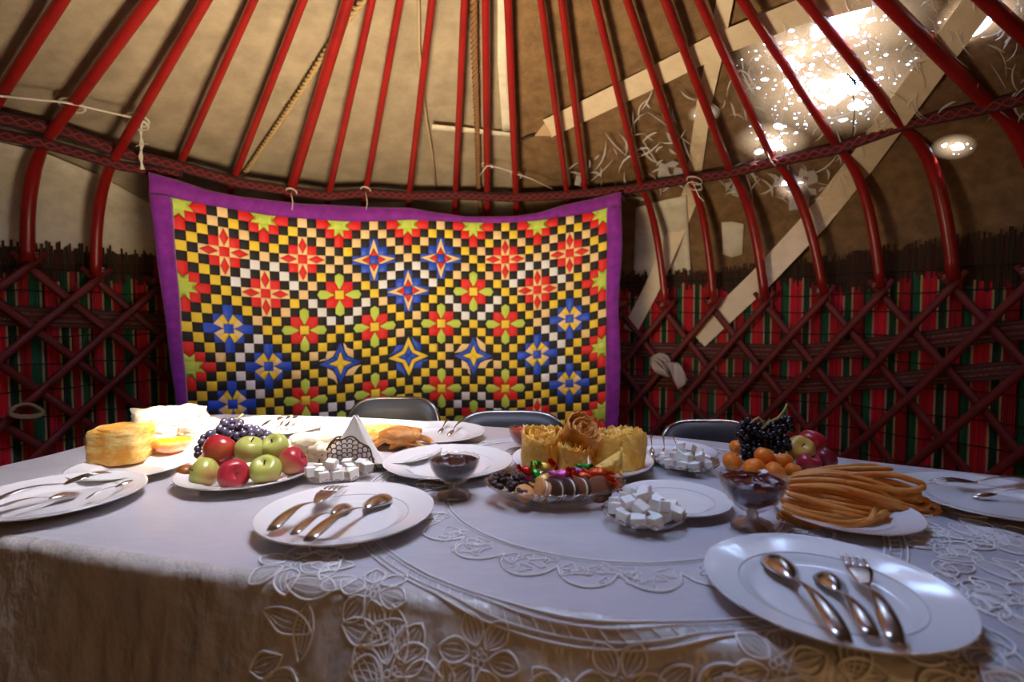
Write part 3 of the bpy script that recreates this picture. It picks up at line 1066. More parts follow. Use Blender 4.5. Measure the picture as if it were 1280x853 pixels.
for px in ((90, 132), (172, 150), (171, 155)): loop_round(px, 0.036, cord, m_cord, 0.2, RB - .05)
b = MB()
for q in range(3):
    b.tube([on_cone(176 + 1.2 * q, 150, -.04), on_cyl(177 - q, 165, RB - .10), on_cyl(175 + 2 * q, 180, RB - .10), on_cyl(178 - 2 * q, 196, RB - .10), on_cyl(176 + 2 * q, 212, RB - .10)], 0.0035, 5)
for q in range(4):
    b.tube([on_cyl(176, 180, RB - .10), on_cyl(170 + 5 * q, 183 - 3 * (q % 2), RB - .11)], 0.0016, 4)
b.build('frayed_end', m_cord, cord)
cord2 = thing('white_cord', 'thin white cord strung between the poles above the quilt near the plastic', 'cord')
b = MB(); b.tube([on_cone(x, y, -.03) for x, y in ((600, 219), (609, 207), (625, 210), (645, 217), (665, 224), (690, 236))], 0.0032, 6); b.build('line', m_cord, cord2)
for px in ((609, 207), (645, 217), (645, 220)): loop_round(px, 0.028, cord2, m_cord, 0.1, RB - .03, 0.003)
for px, lab in (((457, 238), 'pale tie hooked round the pole foot over the blue quilt stars'), ((364, 240), 'pale thread tied round the thickest pole at the band')):
    t_ = thing('tie_cord', lab, 'cord')
    loop_round(px, 0.025, t_, m_cord, 0.4, RB - .04, 0.004)
    b = MB(); b.tube([on_cyl(px[0], px[1] + 2, RB - .09), on_cyl(px[0] + 2, px[1] + 14, RB - .09), on_cyl(px[0] + 1, px[1] + 24, RB - .07)], 0.0022, 5); b.build('tail', m_cord, t_)
for px, r, lab in (((958, 182), .04, 'thin white cord wound round a pole where the band crosses it, near the lit plastic'), ((868, 226), .036, 'thin white cord wound round a pole beside the upright strip')):
    t_ = thing('tie_cord', lab, 'cord')
    for dy in (0, 7): loop_round((px[0], px[1] + dy), r, t_, m_cord, 0.3, RB - .04, 0.0032)
    b = MB(); b.tube([on_cyl(px[0] - 3, px[1], RB - .10), on_cyl(px[0] + 6, px[1] + 20, RB - .10), on_cyl(px[0] + 12, px[1] + 26, RB - .09)], 0.0022, 5); b.build('tail', m_cord, t_)

# white cloth knotted to the lattice
m_cloth = mat('old_white_cloth', (0.50, 0.42, 0.36), 0.9, bump=(30, 0.4, 0.006))
kn = thing('knotted_cloth', 'off white cloth knotted round a crossing of the lattice beside the quilt', 'cloth')
b = MB()
c = on_cyl(826, 455, RL - 0.06)
for q in range(3):
    pts = [Vector(c) + Vector((0.045 * math.cos(a + q), -0.02 * math.sin(2 * a + q) - 0.01 * q, 0.05 * math.sin(a + .4 * q) - .01 * q)) for a in np.linspace(0, 2 * PI, 15)[:-1]]
    b.tube(pts, 0.013, 6, closed=True, flat=.7)
b.build('knot', m_cloth, kn)
def ctail(u, v):
    P0 = on_cyl(832 + 16 * v, 452 + 2 * v, RL - .07); P1 = on_cyl(848 + 13 * v, 487 - 12 * v, RL - .07)
    q = P0 * (1 - u) + P1 * u
    return q + np.array([0, -0.012 * math.sin(u * 5 + v * 6), 0])
b = MB(); b.grid(ctail, 10, 6); o = b.build('tail', m_cloth, kn); s = o.modifiers.new('t', 'SOLIDIFY'); s.thickness = .004
# coil of cord on the lattice on the bread side
m_coil = mat('tan_cord', (0.30, 0.21, 0.11), 0.85)
b = MB()
pts = []
for i in range(40):
    a = i / 39 * 2 * PI * 1.6
    pts.append(on_cyl(33 + 20 * math.cos(a) + 3 * math.sin(a * 2), 512 + 8 * math.sin(a) + i * .08, RL - .06))
b.tube(pts, 0.0075, 6)
tag(b.build('cord_coil', m_coil), 'loop of tan cord hanging on the lattice behind the bread', 'cord')

m_wire = mat('black_wire', (0.01, 0.009, 0.008), 0.6)
b = MB(); b.tube([on_cone(x, y, -.03) for x, y in ((1064, 96), (1068, 104), (1066, 118), (1069, 135), (1067, 152), (1066, 172))], 0.0020, 5)
for q in range(4): b.tube([on_cone(1058 + 3 * q, 92 + 4 * q, -.035), on_cone(1068, 100 + q, -.045), on_cone(1078 - 2 * q, 96 + 5 * q, -.03)], 0.0022, 5)
tag(b.build('wire_tie', m_wire), 'black wire tie knotted on a pole before the lit plastic, its end hanging', 'wire')
# ================================================================== table and cloth
TZ = 0.75
def T(x, y, z=TZ): return at_z(x, y, z)
opx = [(0, 665), (150, 689), (300, 711), (440, 729), (583, 745), (673, 757), (790, 772), (935, 800), (1100, 820), (1250, 838)]
O2 = [tuple(T(*q)[:2]) for q in opx] + [(0.60, 0.395), (0.85, 0.43), (1.0, 0.55), (1.02, 0.72)] + [tuple(T(*q)[:2]) for q in ((1300, 600), (1180, 588), (1060, 574), (960, 560), (830, 545), (720, 539), (620, 535), (540, 527), (440, 522), (330, 519), (250, 518))] + [(-1.0, 1.50), (-1.02, 1.42)] + [tuple(T(*q)[:2]) for q in ((112, 556), (60, 570), (0, 583))] + [(-1.07, .95), (-1.06, .84), (-.95, .755)]
for _ in range(3):
    N_ = []
    for i in range(len(O2)):
        a, c = np.array(O2[i]), np.array(O2[(i + 1) % len(O2)])
        N_ += [tuple(a * .75 + c * .25), tuple(a * .25 + c * .75)]
    O2 = N_
# resample evenly
P_ = np.array(O2 + [O2[0]]); seg = np.linalg.norm(np.diff(P_, axis=0), axis=1); cum = np.concatenate([[0], np.cumsum(seg)])
NO = 420
OUT = np.stack([np.interp(np.linspace(0, cum[-1], NO, endpoint=False), cum, P_[:, k]) for k in (0, 1)], 1)
tan = np.roll(OUT, -1, 0) - np.roll(OUT, 1, 0); tan /= np.linalg.norm(tan, axis=1)[:, None]
ar = 0.5 * np.sum(OUT[:, 0] * np.roll(OUT[:, 1], -1) - np.roll(OUT[:, 0], -1) * OUT[:, 1])
NRM = np.stack([tan[:, 1], -tan[:, 0]], 1) * (1 if ar > 0 else -1)
for _ in range(6): NRM = (np.roll(NRM, 1, 0) + NRM + np.roll(NRM, -1, 0)) / 3
NRM /= np.linalg.norm(NRM, axis=1)[:, None]
BR = 0.018
folds = [(rnd.uniform(0, NO), rnd.uniform(3, 9), rnd.uniform(-1, 1)) for _ in range(70)]
FOLD = np.zeros(NO)
for c, wd, a in folds:
    k = np.minimum(abs(np.arange(NO) - c), NO - abs(np.arange(NO) - c)); FOLD += a * np.exp(-(k / wd) ** 2)


def drape(i, d):
    """place on the cloth d beyond the table's edge, at outline index i (float)"""
    i0 = int(math.floor(i)) % NO; i1 = (i0 + 1) % NO; t = i - math.floor(i)
    p = OUT[i0] * (1 - t) + OUT[i1] * t; n = NRM[i0] * (1 - t) + NRM[i1] * t
    f = FOLD[i0] * (1 - t) + FOLD[i1] * t
    if d <= 0: return np.array([p[0] + n[0] * d, p[1] + n[1] * d, TZ])
    a = min(d / BR, PI / 2)
    o = BR * math.sin(a); z = -BR * (1 - math.cos(a))
    e = d - BR * PI / 2
    if e > 0:
        z -= e * 0.97; o += e * (0.16 + 0.16 * f) + 0.003 * math.sin(i * 1.7 + e * 30) * min(1, e / .05)
    return np.array([p[0] + n[0] * o, p[1] + n[1] * o, TZ + z])


def cloth_at(x, y, lift=0.0016):
    q = np.array([x, y]); dd = np.linalg.norm(OUT - q, axis=1); i = int(dd.argmin())
    s_ = float((q - OUT[i]) @ NRM[i])
    if s_ <= 0: return np.array([x, y, TZ + lift])
    tt = float((q - OUT[i]) @ tan[i]) / (cum[-1] / NO)
    P0 = drape(i + tt * (1 if True else -1), s_)
    a = min(s_ / BR, PI / 2) if s_ < BR * 2 else PI / 2
    n = NRM[i]
    return P0 + np.array([n[0] * math.sin(a), n[1] * math.sin(a), math.cos(a)]) * lift


m_cloth_w = mat('lace_vinyl', (0.54, 0.52, 0.55), 0.28, noise=(5, (0.47, 0.45, 0.48), 0.4, 0.7), bump=(9, 0.22, 0.02, (1, 2.2, 1)), Coat_Weight=0.25, Coat_Roughness=0.25)  # cool tint of the skylight put into the top's colour
# finer crinkle on the hanging part, coloured without the cool tint
m_skirt = mat('lace_vinyl_skirt', (0.56, 0.52, 0.48), 0.22, noise=(5, (0.48, 0.45, 0.42), 0.4, 0.7), bump=(15, 0.6, 0.03, (1.2, 1.2, .8)), Coat_Weight=0.25, Coat_Roughness=0.25)
cl = thing('tablecloth', 'cream lace patterned vinyl tablecloth draped over the whole table', 'tablecloth')
b = MB()
KC = np.array([0.1, 0.95])
rings = [0.0, .25, .5, .7, .85, .93, .97]
V = []
for k in rings[1:]:
    for i in range(NO):
        q = KC * (1 - k) + OUT[i] * k
        V.append((q[0], q[1], TZ))
for i in range(NO): V.append(tuple(drape(i, 0)))
V.append((KC[0], KC[1], TZ)); ctr = len(V) - 1
F = [(ctr, i, (i + 1) % NO) for i in range(NO)]
nr = len(rings)
for r in range(nr - 1):
    for i in range(NO): F.append((r * NO + i, (r + 1) * NO + i, (r + 1) * NO + (i + 1) % NO, r * NO + (i + 1) % NO))
b.add(V, F)
b.build('cloth_top', m_cloth_w, cl)
b = MB()
ds = [0, .004, .009, .014, .019, .024, .0285, .04, .055, .075, .095, .115, .135, .155, .175, .195, .215]
V = [tuple(drape(i, d)) for d in ds for i in range(NO)]
F = [(r * NO + i, (r + 1) * NO + i, (r + 1) * NO + (i + 1) % NO, r * NO + (i + 1) % NO) for r in range(len(ds) - 1) for i in range(NO)]
b.add(V, F); b.build('cloth_skirt', m_skirt, cl)
# the worked lace: rings, scallops, leaves
m_lace = mat('lace_thread', (0.82, 0.79, 0.76), 0.45)
lace = MB()
KX, KY = 0.165, 0.925
def emb(pts, r=0.0012, closed=False):
    lace.tube([cloth_at(*q) for q in pts], r, 4, caps=False, closed=closed)
def ringpt(r, a): return (KX + r * math.cos(a), KY + r * math.sin(a))
for r, th_ in ((.278, .0012), (.284, .0008), (.406, .0013), (.412, .001), (.424, .001), (.431, .0016)):
    emb([ringpt(r, a) for a in np.linspace(0, 2 * PI, 161)[:-1]], th_, True)
NSC = 26
for k in range(NSC):
    a0, a1 = 2 * PI * k / NSC, 2 * PI * (k + 1) / NSC
    emb([ringpt(.308 + .040 * math.sin(PI * t) ** .6, a0 + (a1 - a0) * t) for t in np.linspace(0, 1, 11)], .0014)
    for q in range(7):
        cx, cy = ringpt(rnd.uniform(.293, .336), a0 + (a1 - a0) * rnd.uniform(.12, .88)); rr = rnd.uniform(.006, .012); ph = rnd.uniform(0, 6)
        emb([(cx + rr * (1 + .35 * math.cos(3 * a + ph)) * math.cos(a), cy + rr * (1 + .35 * math.cos(3 * a + ph)) * math.sin(a)) for a in np.linspace(0, 2 * PI, 13)[:-1]], .0009, True)
for k in range(150):
    a = 2 * PI * k / 150
    emb([ringpt(.413, a), ringpt(.423, a + .02)], .0008)


def leaf(x, y, a, L, W):
    ca, sa = math.cos(a), math.sin(a)
    f = lambda u, v: (x + u * ca - v * sa, y + u * sa + v * ca)
    up = [f(L * t, W * math.sin(PI * t) ** .8) for t in np.linspace(0, 1, 11)]
    dn = [f(L * t, -W * math.sin(PI * t) ** .8) for t in np.linspace(1, 0, 11)[1:-1]]
    emb(up + dn, .0016, True)
    for k in (-.5, 0, .5):
        emb([f(L * t, W * k * math.sin(PI * t)) for t in np.linspace(.08, .85, 7)], .0006)


def flower(x, y, R):
    for k in range(6):
        a = 2 * PI * k / 6 + x * 9
        leaf(x + R * .25 * math.cos(a), y + R * .25 * math.sin(a), a, R * .85, R * .30)
    for k in range(5):
        a = 2 * PI * k / 5
        emb([(x + R * .13 * math.cos(a) + .0035 * math.cos(t), y + R * .13 * math.sin(a) + .0035 * math.sin(t)) for t in np.linspace(0, 2 * PI, 8)[:-1]], .0009, True)


for ring_r, n, L in ((.470, 52, .050), (.525, 44, .060), (.590, 44, .062), (.655, 40, .058), (.715, 36, .055)):
    for k in range(n):
        a = PI * 1.02 + (PI * 1.02) * (k + rnd.uniform(-.25, .25)) / n
        x, y = ringpt(ring_r + rnd.uniform(-.015, .015), a)
        q = np.array([x, y]); i = int(np.linalg.norm(OUT - q, axis=1).argmin())
        if (q - OUT[i]) @ NRM[i] > 0.165 or y > 0.93: continue
        if x < -.30: continue
        if k % 5 == 2: flower(x, y, L * .8)
        else: leaf(x, y, a + rnd.choice((-1.2, -.7, .6, 1.1, 2.2)) + rnd.uniform(-.3, .3), L * rnd.uniform(.8, 1.15), L * rnd.uniform(.2, .3))
tag(lace.build('lace_work', m_lace, cl), kind='stuff')
# the table itself
m_wood = mat('table_wood', (0.20, 0.11, 0.05), 0.5)
tb_ = thing('dining_table', 'long dining table hidden under the cream lace tablecloth', 'table')
b = MB()
n = NO // 4
idx = [4 * i for i in range(n)]
V = [(OUT[i][0] * .99 + KC[0] * .01, OUT[i][1] * .99 + KC[1] * .01, z) for z in (TZ - .03, TZ - .002) for i in idx]
b.add(V, [tuple(range(n)), tuple(range(n, 2 * n))] + [(i, (i + 1) % n, n + (i + 1) % n, n + i) for i in range(n)])
b.build('tabletop', m_wood, tb_, smooth=False)
for x, y in ((-.85, .85), (-.85, 1.38), (.75, .55), (.75, .85)):
    b = MB(); b.box((x, y, (TZ - .03) / 2), (.05, .05, TZ - .03)); b.build('leg', m_wood, tb_, smooth=False)

# ================================================================== chairs
m_pad = mat('chair_grey', (0.045, 0.047, 0.055), 0.45, bump=(80, 0.2, 0.002))
m_tube = mat('chair_tube', (0.30, 0.29, 0.28), 0.25, metal=1.0)


def chair(px0, px1, ytop, Y, label):
    a, c = at_y(px0, ytop, Y), at_y(px1, ytop, Y)
    cx = (a[0] + c[0]) / 2; W_ = (c[0] - a[0]) / 2; H = a[2]
    r = thing('folding_chair', label, 'chair', (cx, Y, 0), (0, 0, 0), 'grey padded chairs behind the table')
    hh = 0.26
    def prof(s):         # outline of the back, s in 0..1 from lower corner over the top
        pts = []
        for k in np.linspace(0, 1, 40):
            ang = PI * (1 - k)
            ex = 0.42
            x = W_ * (abs(math.cos(ang)) ** ex) * (1 if math.cos(ang) > 0 else -1)
            z = H - hh + hh * (math.sin(ang) ** 0.42)
            pts.append((x, z))
        return pts
    pts = prof(0)
    def back(u, v):
        k = min(int(u * 39), 38); t = u * 39 - k
        x = pts[k][0] * (1 - t) + pts[k + 1][0] * t; z = pts[k][1] * (1 - t) + pts[k + 1][1] * t
        z0 = H - hh
        x *= v ** .5 if False else v; z = z0 + (z - z0) * v
        return (x, 0.045 * (x / W_) ** 2 * -1 + 0.0 + (H - z) * -0.10 - .014 * math.cos(v * PI / 2) - .01, z)
    b = MB(); b.grid(back, 39, 6); o = b.build('backrest', m_pad, r); s = o.modifiers.new('t', 'SOLIDIFY'); s.thickness = .022; s.offset = 1
    b = MB(); b.tube([(x * 1.0, -0.045 * (x / W_) ** 2 - (H - z) * .10 - .002, z) for x, z in pts] , 0.0085, 8)
    b.build('back_frame', m_tube, r)
    b = MB(); b.box((0, -.26, .42), (W_ * 2 - .02, .34, .04)); bevel(b.build('seat', m_pad, r, smooth=False), .015)
    for s_ in (-1, 1):
        x = s_ * W_
        b = MB(); b.tube([(x, -.07, H - hh + .01), (x, -.12, .42), (x, -.42, .01)], .011, 8); b.build('leg', m_tube, r)
        b = MB(); b.tube([(x * .93, -.40, .40), (x * .93, -.02, .01)], .011, 8); b.build('leg', m_tube, r)
    return r


chair(438, 553, 498, 2.02, 'grey padded metal chair behind the dough pile and the napkin holder')
chair(568, 708, 515.5, 1.86, 'grey padded metal chair behind the small red jam bowl and pastry roses')
chair(818, 945, 527, 1.76, 'grey padded metal chair behind the plate near the black grapes')

# ================================================================== plates
m_china = mat('white_china', (0.78, 0.77, 0.76), 0.10, Coat_Weight=0.3)
m_line = mat('silver_line', (0.42, 0.40, 0.38), 0.3)
PROF = [(0.0, .004), (.55, .004), (.58, .0045), (.62, .007), (.66, .0105), (.72, .0125), (.90, .0175), (.985, .0205), (1.0, .0212), (1.0, .0195), (.985, .018), (.72, .008), (.60, .0015), (.56, 0.0), (.50, 0.0), (.48, .0015), (0.0, .0015)]


def plate(cx, cy, D, label, line=True, tilt=(0, 0), z=TZ + .0022):
    r = thing('plate', label, 'plate', (cx, cy, z), (tilt[0], tilt[1], 0), 'white china plates')
    b = MB(); b.lathe([(p * D / 2, h * (D / .26)) for p, h in PROF], 64); b.build('dish', m_china, r)
    if line:
        b = MB(); b.tube([(D / 2 * .70 * math.cos(a), D / 2 * .70 * math.sin(a), .0118 * D / .26) for a in np.linspace(0, 2 * PI, 65)[:-1]], .0007, 5, closed=True); b.build('rim_line', m_line, r)
    return np.array([cx, cy, z])


def tc(x, y, z=TZ + .0225): return T(x, y, z)[:2]
P1 = plate(-0.246, 0.777, 0.256, 'white plate with fork and two spoons between the sugar dish and the skirt corner')
P2 = plate(0.342, 0.561, 0.252, 'large white plate with two spoons and fork overhanging the cloth edge')
P3 = plate(-0.128, 1.051, 0.259, 'empty white plate behind the dark jam glass')
P4 = plate(0.266, 0.85, 0.177, 'empty small white plate between two sugar dishes and the red jam glass')
P5 = plate(-0.192, 1.324, 0.25, 'white plate with two small spoons in front of two chairs')
P6 = plate(0.775, 0.845, 0.25, 'white plate with cutlery beside the fried dough sticks and striped wall')
P7 = plate(-0.746, 0.851, 0.25, 'white plate with cutlery next to the tall bread cake')
P8 = plate(0.349, 1.153, 0.196, 'white plate with three utensils in front of the chair near the grapes')
P9 = plate(*tc(352, 530), .230, 'sunlit white plate with fork and spoons behind the grapes and apples')
P10 = plate(0.142, 1.061, 0.284, 'white plate holding the fried pastry roses', False)
P11 = plate(-0.5, 0.988, 0.242, 'white plate holding apples and dark blue grapes', False)
P12 = plate(0.506, 0.793, 0.202, 'white plate under the heap of long fried dough sticks', False)
P13 = plate(*tc(985, 581), .230, 'white plate holding apricots, red apples and black grapes', False)
P14 = plate(*tc(165, 578), .210, 'white plate under the tall yellow bread cake', False)
P15 = plate(*tc(490, 561), .215, 'white plate under the sunlit dough pile behind the napkins', False)

# ================================================================== cutlery
m_steel = mat('worn_steel', (0.60, 0.57, 0.54), 0.20, metal=1.0, noise=(40, (0.48, 0.44, 0.41), 0.4, 0.7))


def lay(kind, end, tip, ze, zt, label, wide=1.0):
    """cutlery lying from its handle's end to its tip"""
    a = T(*end, ze); c = T(*tip, zt)
    d = c - a; L = float(np.linalg.norm(d))
    r = thing(kind, label, 'fork' if kind == 'fork' else 'spoon', tuple(a), group='forks' if kind == 'fork' else 'spoons')
    xq = Vector(d).normalized(); up = Vector((0, 0, 1)); yq = up.cross(xq).normalized(); zq = xq.cross(yq)
    r.rotation_euler = Matrix((xq, yq, zq)).transposed().to_euler()
    hl = L * (0.66 if kind != 'fork' else 0.60)
    w_ = wide * L
    b = MB()
    path = [(hl * t, 0, .004 + .010 * math.sin(PI * t) * (L / .19)) for t in np.linspace(0, 1, 12)]
    rad = [w_ * q for q in (.030, .046, .050, .048, .043, .036, .030, .025, .021, .018, .016, .016)]
    b.tube(path, rad, 8, ref=(0, 0, 1), flat=.26); b.build('handle', m_steel, r)
    b = MB()
    if kind != 'fork':
        bl = L - hl; bw = w_ * (.098 if kind == 'tablespoon' else .088); dp = w_ * .052
        def bowl(u, v):
            x = hl - .004 + (bl + .004) * u; vv = 2 * v - 1
            wv = bw * max(0.0, math.sin(PI * u ** 1.15)) ** .58
            wv = max(wv, w_ * .017 * (1 - u))
            k = math.sin(PI * min(1, u)) ** .7
            return (x, wv * vv, .003 + dp * k * (1 - vv * vv * .98) - dp * .15 * u)
        b.grid(bowl, 16, 10)
        o = b.build('bowl', m_steel, r); s = o.modifiers.new('t', 'SOLIDIFY'); s.thickness = .0012
    else:
        hl2 = L * .80
        def head(u, v):
            x = hl - .003 + (hl2 - hl) * u; vv = 2 * v - 1
            wv = w_ * (.016 + (.070 - .016) * min(1, u * 1.5) ** .7)
            return (x, wv * vv, .004 + w_ * .03 * math.sin(PI * .5 * u))
        b.grid(head, 8, 6); o = b.build('head', m_steel, r); s = o.modifiers.new('t', 'SOLIDIFY'); s.thickness = .0018
        for k in range(4):
            y = w_ * .070 * (-0.84 + .56 * k)
            b = MB(); b.tube([(hl2 - .006, y, .004 + w_ * .03), (hl2 + (L - hl2) * .4, y, .004 + w_ * .032), (L, y * 1.04, .004 + w_ * .010)], [w_ * .0095, w_ * .0085, w_ * .005], 6, flat=.7)
            b.build('tine', m_steel, r)
    return r


RZ, BZ = TZ + .0245, TZ + .0075
lay('fork', (338, 668), (426, 612), RZ, BZ + .01, 'fork beside two spoons on the plate next to the sugar dish by the napkins')
lay('teaspoon', (366, 673), (437, 633), RZ, BZ, 'teaspoon lying between fork and tablespoon on the plate near the dark jam glass')
lay('tablespoon', (384, 681), (487, 621), RZ, BZ, 'tablespoon shining beside the teaspoon on the plate near the dark jam glass', .92)
lay('tablespoon', (1058, 809), (962, 695), RZ, BZ + .004, 'tablespoon gleaming on the big plate at the table edge below the dough sticks', .92)
lay('teaspoon', (1092, 803), (1028, 718), RZ - .002, BZ, 'teaspoon between tablespoon and fork on the big plate at the table edge', 1.1)
lay('fork', (1122, 812), (1062, 699), RZ, BZ + .006, 'fork beside the teaspoon on the big plate at the table edge', .86)
lay('fork', (-12, 632), (136, 594), RZ, RZ + .004, 'fork on the plate next to the bread cake')
lay('tablespoon', (-10, 642), (97, 618), RZ, BZ + .004, 'tablespoon below the fork on the plate next to the bread cake', .9)
lay('teaspoon', (108, 627), (167, 602), BZ + .004, RZ, 'teaspoon lying on the rim of the plate next to the bread cake', .9)
lay('teaspoon', (561, 526), (549, 543), RZ + .004, BZ, 'first of two teaspoons on the plate before the chairs, nearer the dough pile', 1.0)
lay('teaspoon', (578, 528), (560, 546), RZ + .004, BZ, 'second of two teaspoons on the plate before the chairs, nearer the jam bowl', 1.0)
lay('teaspoon', (814, 545), (815, 571), RZ + .012, BZ, 'teaspoon on the plate by the grapes, next to the pastry roses', .8)
lay('tablespoon', (829, 547), (831, 571), RZ + .010, BZ, 'tablespoon in the middle of the plate by the grapes', .75)
lay('fork', (840, 547), (850, 571), RZ + .010, BZ, 'fork on the plate by the grapes, nearest to the chair corner', .75)
lay('fork', (1300, 604), (1166, 607), RZ, BZ + .006, 'fork on the plate beside the striped reed wall')
lay('tablespoon', (1300, 616), (1214, 623), RZ, BZ, 'tablespoon on the plate beside the striped reed wall', .9)
lay('fork', (328, 535), (359, 522), RZ, RZ, 'fork on the sunlit plate behind the grapes', .9)
lay('teaspoon', (350, 535), (362, 521), BZ + .004, RZ + .004, 'teaspoon on the sunlit plate behind the grapes', 1.0)
lay('tablespoon', (358, 536), (371, 520), BZ + .004, RZ + .006, 'tablespoon on the sunlit plate behind the grapes', .9)
lay('teaspoon', (395, 590), (362, 603), TZ + .006, TZ + .004, 'spoon lying on the cloth between the apples and the sugar dish')
lay('teaspoon', (212, 610), (256, 604), TZ + .004, TZ + .004, 'golden lit spoon lying on the cloth in front of the apple plate')
# ================================================================== glassware
m_glass = bpy.data.materials.new('clear_glass'); m_glass.use_nodes = True
nt = m_glass.node_tree; nt.nodes.remove(nt.nodes['Principled BSDF'])
tr = nt.nodes.new('ShaderNodeBsdfTransparent'); tr.inputs[0].default_value = (.90, .87, .84, 1)
gloss = nt.nodes.new('ShaderNodeBsdfGlossy'); gloss.inputs['Roughness'].default_value = .04
fr = nt.nodes.new('ShaderNodeMath'); fr.operation = 'POWER'; lw = nt.nodes.new('ShaderNodeLayerWeight'); lw.inputs[0].default_value = .5; nt.links.new(lw.outputs['Facing'], fr.inputs[0]); fr.inputs[1].default_value = 2.6
ad = nt.nodes.new('ShaderNodeMath'); ad.operation = 'MULTIPLY_ADD'; ad.inputs[1].default_value = .8; ad.inputs[2].default_value = .10
mx = nt.nodes.new('ShaderNodeMixShader')
nt.links.new(fr.outputs[0], ad.inputs[0]); nt.links.new(ad.outputs[0], mx.inputs[0]); nt.links.new(tr.outputs[0], mx.inputs[1]); nt.links.new(gloss.outputs[0], mx.inputs[2])
nt.links.new(mx.outputs[0], nt.nodes['Material Output'].inputs[0])
m_cup = m_glass.copy(); m_cup.name = 'thin_clear_glass'
for n_ in m_cup.node_tree.nodes:
    if n_.type == 'MATH' and n_.operation == 'MULTIPLY_ADD': n_.inputs[1].default_value = .7; n_.inputs[2].default_value = .025
    if n_.type == 'BSDF_TRANSPARENT': n_.inputs[0].default_value = (.97, .95, .94, 1)
m_foot = m_glass.copy(); m_foot.name = 'thick_ribbed_glass'
nt = m_foot.node_tree
df = nt.nodes.new('ShaderNodeBsdfGlossy'); df.inputs[0].default_value = (.62, .56, .50, 1); df.inputs['Roughness'].default_value = .3; d2 = nt.nodes.new('ShaderNodeMixShader'); d2.inputs[0].default_value = .35
nt.links.new(nt.nodes['Mix Shader'].outputs[0], d2.inputs[1]); nt.links.new(df.outputs[0], d2.inputs[2]); nt.links.new(d2.outputs[0], nt.nodes['Material Output'].inputs[0])
m_darkjam = mat('dark_jam', (0.020, 0.004, 0.008), 0.12, bump=(90, 0.7, .006))
m_redjam = mat('red_jam', (0.060, 0.004, 0.008), 0.12, bump=(90, 0.5, .004))
m_tomjam = mat('tomato_jam', (0.40, 0.045, 0.015), 0.15, bump=(90, 0.6, .004))
m_orjam = mat('apricot_jam', (0.80, 0.17, 0.010), 0.15, bump=(80, 0.7, .005), Subsurface_Weight=.3)
CL = TZ + .0022


def goblet(cx, cy, D, H, jam, lab, jlab, foot=True):
    r = thing('glass_bowl', lab, 'bowl', (cx, cy, CL), group='footed glass bowls')
    R = D / 2
    zb = H * .30 if foot else .004
    def wob(rr, z, q, i):
        k = max(0, (z - zb) / (H - zb))
        return rr * (1 + .02 * k * math.cos(16 * q)), z + (.0015 * k * k * math.cos(16 * q))
    pr = [(R * .06, zb), (R * .40, zb + (H - zb) * .10), (R * .72, zb + (H - zb) * .36), (R * .90, zb + (H - zb) * .68), (R * .97, H), (R * .93, H), (R * .865, zb + (H - zb) * .66), (R * .675, zb + (H - zb) * .37), (R * .3, zb + (H - zb) * .16), (0.0, zb + (H - zb) * .13)]
    b = MB(); b.lathe(pr, 48, wob=wob); b.build('cup', m_cup, r)
    if foot:
        def fw(rr, z, q, i): return rr * (1 + .06 * math.cos(10 * q)), z
        b = MB(); b.lathe([(0.0, 0), (R * .60, 0), (R * .62, .003), (R * .50, .009), (R * .26, H * .16), (R * .15, H * .22), (R * .17, H * .27), (R * .12, zb + .004), (0, zb + .006)], 40, wob=fw); b.build('foot', m_foot, r)
    j = MB(); L = .90
    jp = [(0.0, zb + (H - zb) * .135), (R * .30, zb + (H - zb) * .165), (R * .655, zb + (H - zb) * .375), (R * .845, zb + (H - zb) * .66), (R * .905, zb + (H - zb) * L), (R * .70, zb + (H - zb) * (L + .05)), (R * .3, zb + (H - zb) * (L + .09)), (0, zb + (H - zb) * (L + .10))]
    def jw(rr, z, q, i):
        return rr * .99, z + (.0022 * math.sin(5 * q + i) + .0015 * math.sin(11 * q + 2 * i)) * (1 if i >= 5 and rr > 0 else 0)
    j.lathe(jp, 40, wob=jw)
    o = j.build('jam', jam); o.location = (cx, cy, CL)
    tag(o, jlab, 'jam')


goblet(*tc(568, 622, TZ), .090, .067, m_darkjam, 'footed glass bowl of dark jam in front of the empty plate', 'dark lumpy berry jam filling the footed glass by the empty plate')
goblet(*tc(940, 661, TZ), .096, .075, m_redjam, 'footed glass bowl of red jam beside the fried dough sticks', 'deep red jam filling the footed glass beside the fried dough sticks')
goblet(*tc(657, 564, TZ), .080, .052, m_tomjam, 'small glass bowl of red jam behind the first pastry rose', 'bright red jam in the small bowl behind the pastry roses', False)
goblet(*tc(217, 574, TZ), .088, .042, m_orjam, 'small glass bowl of glowing orange jam between bread cake and apples', 'orange apricot jam glowing in the sun beside the bread cake', False)

# ---- sugar in glass dishes
m_sugar = mat('sugar', (0.86, 0.83, 0.78), 0.75, bump=(350, .4, .001), Subsurface_Weight=.15)


